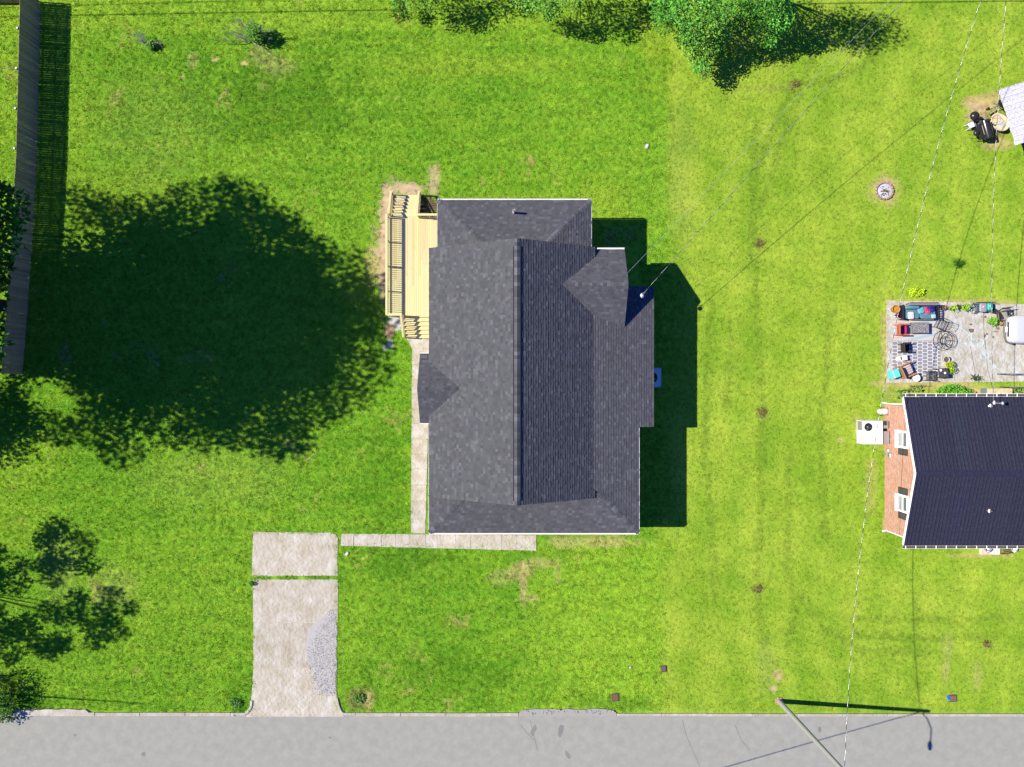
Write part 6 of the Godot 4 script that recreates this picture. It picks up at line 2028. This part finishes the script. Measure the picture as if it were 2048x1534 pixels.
func build_yard() -> void:
	# fire pit: ring of stones round ash and charred logs
	var fp := thing("fire_pit", "round fire pit ringed with reddish stones and filled with pale ash", "fire pit", W(1768, 382))
	var c := W(1768, 382)
	for k in 15:
		var a := TAU * k / 15.0
		var t := rnd(0.85, 1.15)
		bit(fp, "stone", C(0.50 * t, 0.33 * t, 0.24 * t), M.stone, func(b: MB): b.box(c + Vector3(cos(a) * 0.56, 0.07, sin(a) * 0.56), Vector3(0.14, 0.17, 0.23) * rnd(0.85, 1.1), 0.03, Basis(Vector3.UP, -a + rnd(-0.1, 0.1))))
	bit(fp, "ash", C(0.62, 0.62, 0.62), M.gravel, func(b: MB): b.lathe([Vector2(0.54, 0.03), Vector2(0.4, 0.07), Vector2(0.2, 0.09), Vector2(0, 0.09)], c, 20))
	for q in [[-0.28, 0.05, 0.26, 0.02, 0.36], [-0.05, 0.0, 0.2, 0.12, 0.1], [-0.1, -0.06, 0.15, 0.0, 0.05]]:
		bit(fp, "log", C(q[4], q[4] * 0.65, q[4] * 0.35), M.bark, func(b: MB): b.tube([c + Vector3(q[0], 0.12, q[1]), c + Vector3(q[2], 0.14, q[3])], [0.04, 0.035], 7))
	for k in 26:
		bit(fp, "charcoal", C(0.05, 0.05, 0.055), M.stone, func(b: MB): b.box(c + Vector3(rnd(-0.3, 0.3), 0.09, rnd(-0.32, 0.36)), Vector3(0.05, 0.04, 0.04) * rnd(0.6, 1.3), 0.006, Basis(Vector3.UP, rnd(0, 3))))
	# tangles of dry grass left by the mower
	var k_ := 0
	for q in [[1590, 168, 0.42, "brown tangle of dry grass near the drooping tree"], [1518, 487, 0.34, "brown tangle of dry grass east of the house gable"], [1523, 825, 0.40, "brown tangle of dry grass east of the house south corner"], [1515, 1177, 0.38, "brown tangle of dry grass north of the street light"], [1972, 1287, 0.3, "brown tangle of dry grass south of the brick house"], [1918, 527, 0.34, "dark green tangle of grass north of the patio"]]:
		var o := thing("grass_tangle", q[3], "grass clump", W(q[0], q[1]))
		bit(o, "blades", C(1, 1, 1), M.leaf, func(b: MB):
			for k in 200:
				var a := rnd(0, TAU)
				var r: float = absf(rng.randfn(0, 0.55)) * q[2]
				var f := rnd(0.5, 1.3)
				b.col = C(0.26 * f, 0.23 * f, 0.07 * f) if q[0] != 1918 else C(0.05 * f, 0.14 * f, 0.012)
				var e := rnd(0, TAU)
				b.leaf(W(q[0], q[1]) + Vector3(cos(a) * r, 0.05 + 0.1 * maxf(0.0, 1.0 - r / q[2]) * rng.randf(), sin(a) * r * 0.7), Vector3(cos(e), rnd(-0.1, 0.4), sin(e)).normalized(), Vector3.UP, rnd(0.1, 0.25), 0.02))
	for q in [[716, 1397, 0.4, "leafy dark weeds with stones in the lawn beside the driveway foot"], [472, 1406, 0.42, "tall dark green weeds at the kerb beside the driveway flare"], [504, 1166, 0.2, "small dark weed on the driveway edge at the wide joint"]]:
		var wd := thing("weed_clump", q[3], "weeds", W(q[0], q[1]))
		bit(wd, "leaves", C(0.06, 0.17, 0.02), M.leaf, func(b: MB): leafy(b, W(q[0], q[1], 0.12), Vector3(q[2], 0.16, q[2] * 0.8), int(420 * q[2]), C(0.075, 0.19, 0.025), 0.14))
		for k in 6:
			bit(wd, "stone", C(0.3, 0.29, 0.28), M.stone, func(b: MB): b.ball(W(q[0], q[1]) + Vector3(rnd(-0.2, 0.2), 0.04, rnd(-0.15, 0.2)), Vector3(0.06, 0.05, 0.05) * rnd(0.7, 1.4), 8, 5))
	# open shed with a white ribbed roof
	var sh := thing("garden_shed", "small open shed with a white ribbed metal roof at the yard's edge", "shed", W(2060, 235))
	var turn := Basis(Vector3.UP, 0.30)
	var edge := W(2014, 235, 1.9)
	var org_ := edge + turn * Vector3(2.6, 0, 0)
	bit(sh, "wall", C(0.25, 0.27, 0.28), M.plain, func(b: MB): b.box(org_ * Vector3(1, 0, 1) + Vector3(0, 0.92, 0) + turn * Vector3(1.0, 0, 0), Vector3(2.9, 1.84, 3.0), 0.0, turn))
	for z in [-1.5, 1.5]:
		bit(sh, "post", C(0.3, 0.3, 0.3), M.metal, func(b: MB): b.box(org_ * Vector3(1, 0, 1) + turn * Vector3(-0.9, 0.93, z), Vector3(0.07, 1.86, 0.07), 0.0, turn))
	for k in 13:
		var tone := rnd(0.76, 0.84)
		bit(sh, "roof_sheet", C(tone, tone * 0.98, tone * 0.95), M.metal_white, func(b: MB):
			var z := -1.74 + k * 0.29
			b.box(org_ + turn * Vector3(rnd(-0.05, 0.05), 0.0, z), Vector3(5.2, 0.02, 0.285), 0.0, turn)
			b.box(org_ + turn * Vector3(0, 0.02, z - 0.135), Vector3(5.2, 0.028, 0.03), 0.0, turn))
	# grills and other things beside the shed
	kettle("kettle_grill", "large black kettle grill beside the shed", on(1951, 231, 0.8, 0.0), 0.30, 0.95)
	kettle("kettle_grill", "small shiny black kettle grill standing at the outer edge of the shed clutter", on(1953, 266, 0.6, 0.0), 0.2, 0.75)
	var bs := local("barrel_smoker", "black barrel smoker with shiny curved lid beside the shed", "smoker", on(1975, 258, 0.8, 0.0), -1.3)
	bit(bs, "barrel", C(0.02, 0.02, 0.022), M.enamel, func(b: MB): b.tube([Vector3(-0.62, 0.72, 0), Vector3(-0.58, 0.72, 0), Vector3(0.58, 0.72, 0), Vector3(0.62, 0.72, 0)], [0.22, 0.3, 0.3, 0.22], 20))
	bit(bs, "shelf", C(0.03, 0.03, 0.03), M.iron, func(b: MB): b.box(Vector3(0, 0.62, 0.42), Vector3(1.0, 0.03, 0.26), 0.006))
	bit(bs, "handle", C(0.5, 0.42, 0.36), M.wood, func(b: MB): b.tube([Vector3(-0.3, 0.85, 0.29), Vector3(-0.3, 0.9, 0.36), Vector3(0.3, 0.9, 0.36), Vector3(0.3, 0.85, 0.29)], 0.018, 6))
	bit(bs, "chimney", C(0.02, 0.02, 0.02), M.iron, func(b: MB): b.tube([Vector3(-0.45, 0.95, 0), Vector3(-0.45, 1.3, 0)], 0.05, 10))
	for sx in [-1.0, 1.0]:
		for sz in [-1.0, 1.0]:
			bit(bs, "leg", C(0.03, 0.03, 0.03), M.iron, func(b: MB): b.bar(Vector3(sx * 0.5, 0, sz * 0.28), Vector3(sx * 0.45, 0.6, sz * 0.18), 0.04, 0.04))
	var mo := local("push_mower", "black push mower with a grey engine between the grills", "mower", on(1962, 246, 0.4, 0.0), 0.15)
	bit(mo, "deck", C(0.03, 0.03, 0.033), M.enamel, func(b: MB): b.box(Vector3(0, 0.18, 0), Vector3(0.62, 0.16, 0.5), 0.05))
	bit(mo, "engine", C(0.22, 0.22, 0.24), M.metal, func(b: MB): b.lathe([Vector2(0.17, 0.24), Vector2(0.17, 0.4), Vector2(0.1, 0.46), Vector2(0, 0.47)], Vector3(0.04, 0, 0), 16))
	for sx in [-1.0, 1.0]:
		for sz in [-1.0, 1.0]:
			bit(mo, "wheel", C(0.02, 0.02, 0.02), M.plastic, func(b: MB):
				b.xf = Transform3D(Basis(Vector3.RIGHT, PI / 2), Vector3(sx * 0.27, 0.11, sz * 0.28))
				b.lathe([Vector2(0, -0.03), Vector2(0.11, -0.03), Vector2(0.11, 0.03), Vector2(0, 0.03)], Vector3.ZERO, 14))
	bit(mo, "handle", C(0.08, 0.08, 0.08), M.iron, func(b: MB): b.tube([Vector3(0.28, 0.2, -0.2), Vector3(0.9, 0.85, -0.22), Vector3(1.0, 0.95, 0), Vector3(0.9, 0.85, 0.22), Vector3(0.28, 0.2, 0.2)], 0.014, 6))
	var wsq := local("white_stool", "pale grey plastic stool in the grass beside the push mower", "stool", on(1943, 250, 0.4, 0.0), 0.4)
	bit(wsq, "seat", C(0.60, 0.62, 0.67), M.plastic, func(b: MB): b.box(Vector3(0, 0.4, 0), Vector3(0.40, 0.05, 0.36), 0.02))
	for sx in [-1.0, 1.0]:
		for sz in [-1.0, 1.0]:
			bit(wsq, "leg", C(0.56, 0.58, 0.62), M.plastic, func(b: MB): b.bar(Vector3(sx * 0.19, 0, sz * 0.17), Vector3(sx * 0.15, 0.39, sz * 0.13), 0.04, 0.04))
	var tb := local("beige_tub", "large beige oval plastic tub with a grey panel beside the shed", "tub", on(2001, 244, 0.5, 0.0), -0.7)
	bit(tb, "rim", C(0.58, 0.47, 0.33), M.plastic, func(b: MB): b.lathe([Vector2(0, 0), Vector2(0.5, 0), Vector2(0.6, 0.42), Vector2(0.62, 0.5), Vector2(0.56, 0.52), Vector2(0.5, 0.46), Vector2(0.45, 0.44), Vector2(0, 0.44)], Vector3.ZERO, 26, 1.12, 0.86))
	bit(tb, "panel", C(0.45, 0.46, 0.45), M.plastic, func(b: MB): b.box(Vector3(0.16, 0.47, 0.08), Vector3(0.5, 0.06, 0.42), 0.02))
	var bt := local("round_black_table", "round black umbrella table leaning at the shed's corner", "table", on(2007, 206, 0.7, 0.0), 0.3)
	bit(bt, "top", C(0.018, 0.02, 0.026), M.iron, func(b: MB): b.lathe([Vector2(0, 0.70), Vector2(0.34, 0.70), Vector2(0.36, 0.72), Vector2(0.34, 0.74), Vector2(0, 0.745)], Vector3.ZERO, 22))
	for k in 3:
		bit(bt, "leg", C(0.02, 0.02, 0.02), M.iron, func(b: MB): b.tube([Vector3(cos(k * 2.1) * 0.3, 0, sin(k * 2.1) * 0.3), Vector3(cos(k * 2.1) * 0.08, 0.7, sin(k * 2.1) * 0.08)], 0.018, 6))
	var la := local("hand_cart", "metal hand cart with pale rails beside the round black table", "cart", on(1993, 213, 0.3, 0.0), 0.62)
	for s in [-1.0, 1.0]:
		bit(la, "rail", C(0.55, 0.58, 0.45), M.metal, func(b: MB): b.tube([Vector3(-0.45, 0.08, s * 0.17), Vector3(0.45, 0.5, s * 0.17)], 0.02, 6))
		bit(la, "wheel", C(0.03, 0.03, 0.03), M.plastic, func(b: MB):
			b.xf = Transform3D(Basis(Vector3.RIGHT, PI / 2), Vector3(-0.42, 0.12, s * 0.23))
			b.lathe([Vector2(0, -0.03), Vector2(0.12, -0.03), Vector2(0.12, 0.03), Vector2(0, 0.03)], Vector3.ZERO, 14))
	for k in 4:
		bit(la, "rung", C(0.5, 0.52, 0.42), M.metal, func(b: MB): b.box(Vector3(-0.3 + 0.2 * k, 0.155 + 0.093 * k, 0), Vector3(0.025, 0.02, 0.34)))

func kettle(called: String, label: String, at: Vector3, r: float, tall: float) -> void:
	var o := local(called, label, "grill", at, 0.4)
	var y := tall - r * 0.8
	bit(o, "bowl", C(0.02, 0.02, 0.02), M.enamel, func(b: MB): b.lathe([Vector2(0, y - r * 0.75), Vector2(r * 0.6, y - r * 0.6), Vector2(r * 0.95, y - r * 0.15), Vector2(r, y)], Vector3.ZERO, 22))
	bit(o, "lid", C(0.022, 0.02, 0.018), M.enamel, func(b: MB): b.lathe([Vector2(r * 1.03, y - 0.01), Vector2(r * 0.98, y + r * 0.25), Vector2(r * 0.72, y + r * 0.58), Vector2(r * 0.35, y + r * 0.76), Vector2(0, y + r * 0.8)], Vector3.ZERO, 22))
	bit(o, "handle", C(0.06, 0.05, 0.04), M.wood, func(b: MB): b.tube([Vector3(-0.06, y + r * 0.78, 0), Vector3(-0.05, y + r * 0.92, 0), Vector3(0.05, y + r * 0.92, 0), Vector3(0.06, y + r * 0.78, 0)], 0.012, 6))
	for k in 3:
		bit(o, "leg", C(0.25, 0.25, 0.25), M.metal, func(b: MB): b.tube([Vector3(cos(k * 2.09) * r * 0.95, 0, sin(k * 2.09) * r * 0.95), Vector3(cos(k * 2.09) * r * 0.5, y - r * 0.6, sin(k * 2.09) * r * 0.5)], 0.014, 6))

func _ready() -> void:
	rng.seed = 20240611
	var cam := Camera3D.new()
	cam.name = "camera"
	cam.position = Vector3(0, EYE, 0)
	cam.rotation_degrees = Vector3(-90, 0, 0)
	cam.fov = rad_to_deg(2.0 * atan(767.0 / FOC))
	cam.near = 0.5
	cam.far = 2000.0
	cam.current = true
	add_child(cam)
	var env := Environment.new()
	env.background_mode = Environment.BG_SKY
	var sm := ProceduralSkyMaterial.new()
	sm.sky_top_color = Color(0.14, 0.32, 0.70)
	sm.sky_horizon_color = Color(0.42, 0.58, 0.82)
	sm.sky_curve = 0.15
	sm.ground_bottom_color = Color(0.12, 0.16, 0.06)
	sm.ground_horizon_color = Color(0.42, 0.58, 0.82)
	sm.energy_multiplier = 0.8
	var sky := Sky.new()
	sky.sky_material = sm
	env.sky = sky
	env.tonemap_mode = Environment.TONE_MAPPER_LINEAR
	env.tonemap_exposure = 1.82
	env.sdfgi_enabled = true
	env.ssao_enabled = true
	env.ssil_enabled = true
	var we := WorldEnvironment.new()
	we.name = "world_environment"
	we.environment = env
	add_child(we)
	var sun := DirectionalLight3D.new()
	sun.name = "sun"
	sun.light_energy = 1.5
	sun.light_color = Color(1.0, 0.965, 0.91)
	sun.light_angular_distance = 0.5
	sun.shadow_enabled = true
	add_child(sun)
	sun.look_at_from_position(Vector3.ZERO, Vector3(1.0, -sun_slope, 0.07), Vector3.UP)
	make_materials()
	build_lawn()
	build_paving()
	build_house()
	build_brick_house()
	build_fence()
	build_deck()
	build_poles()
	build_trees()
	build_patio()
	build_car()
	build_yard()
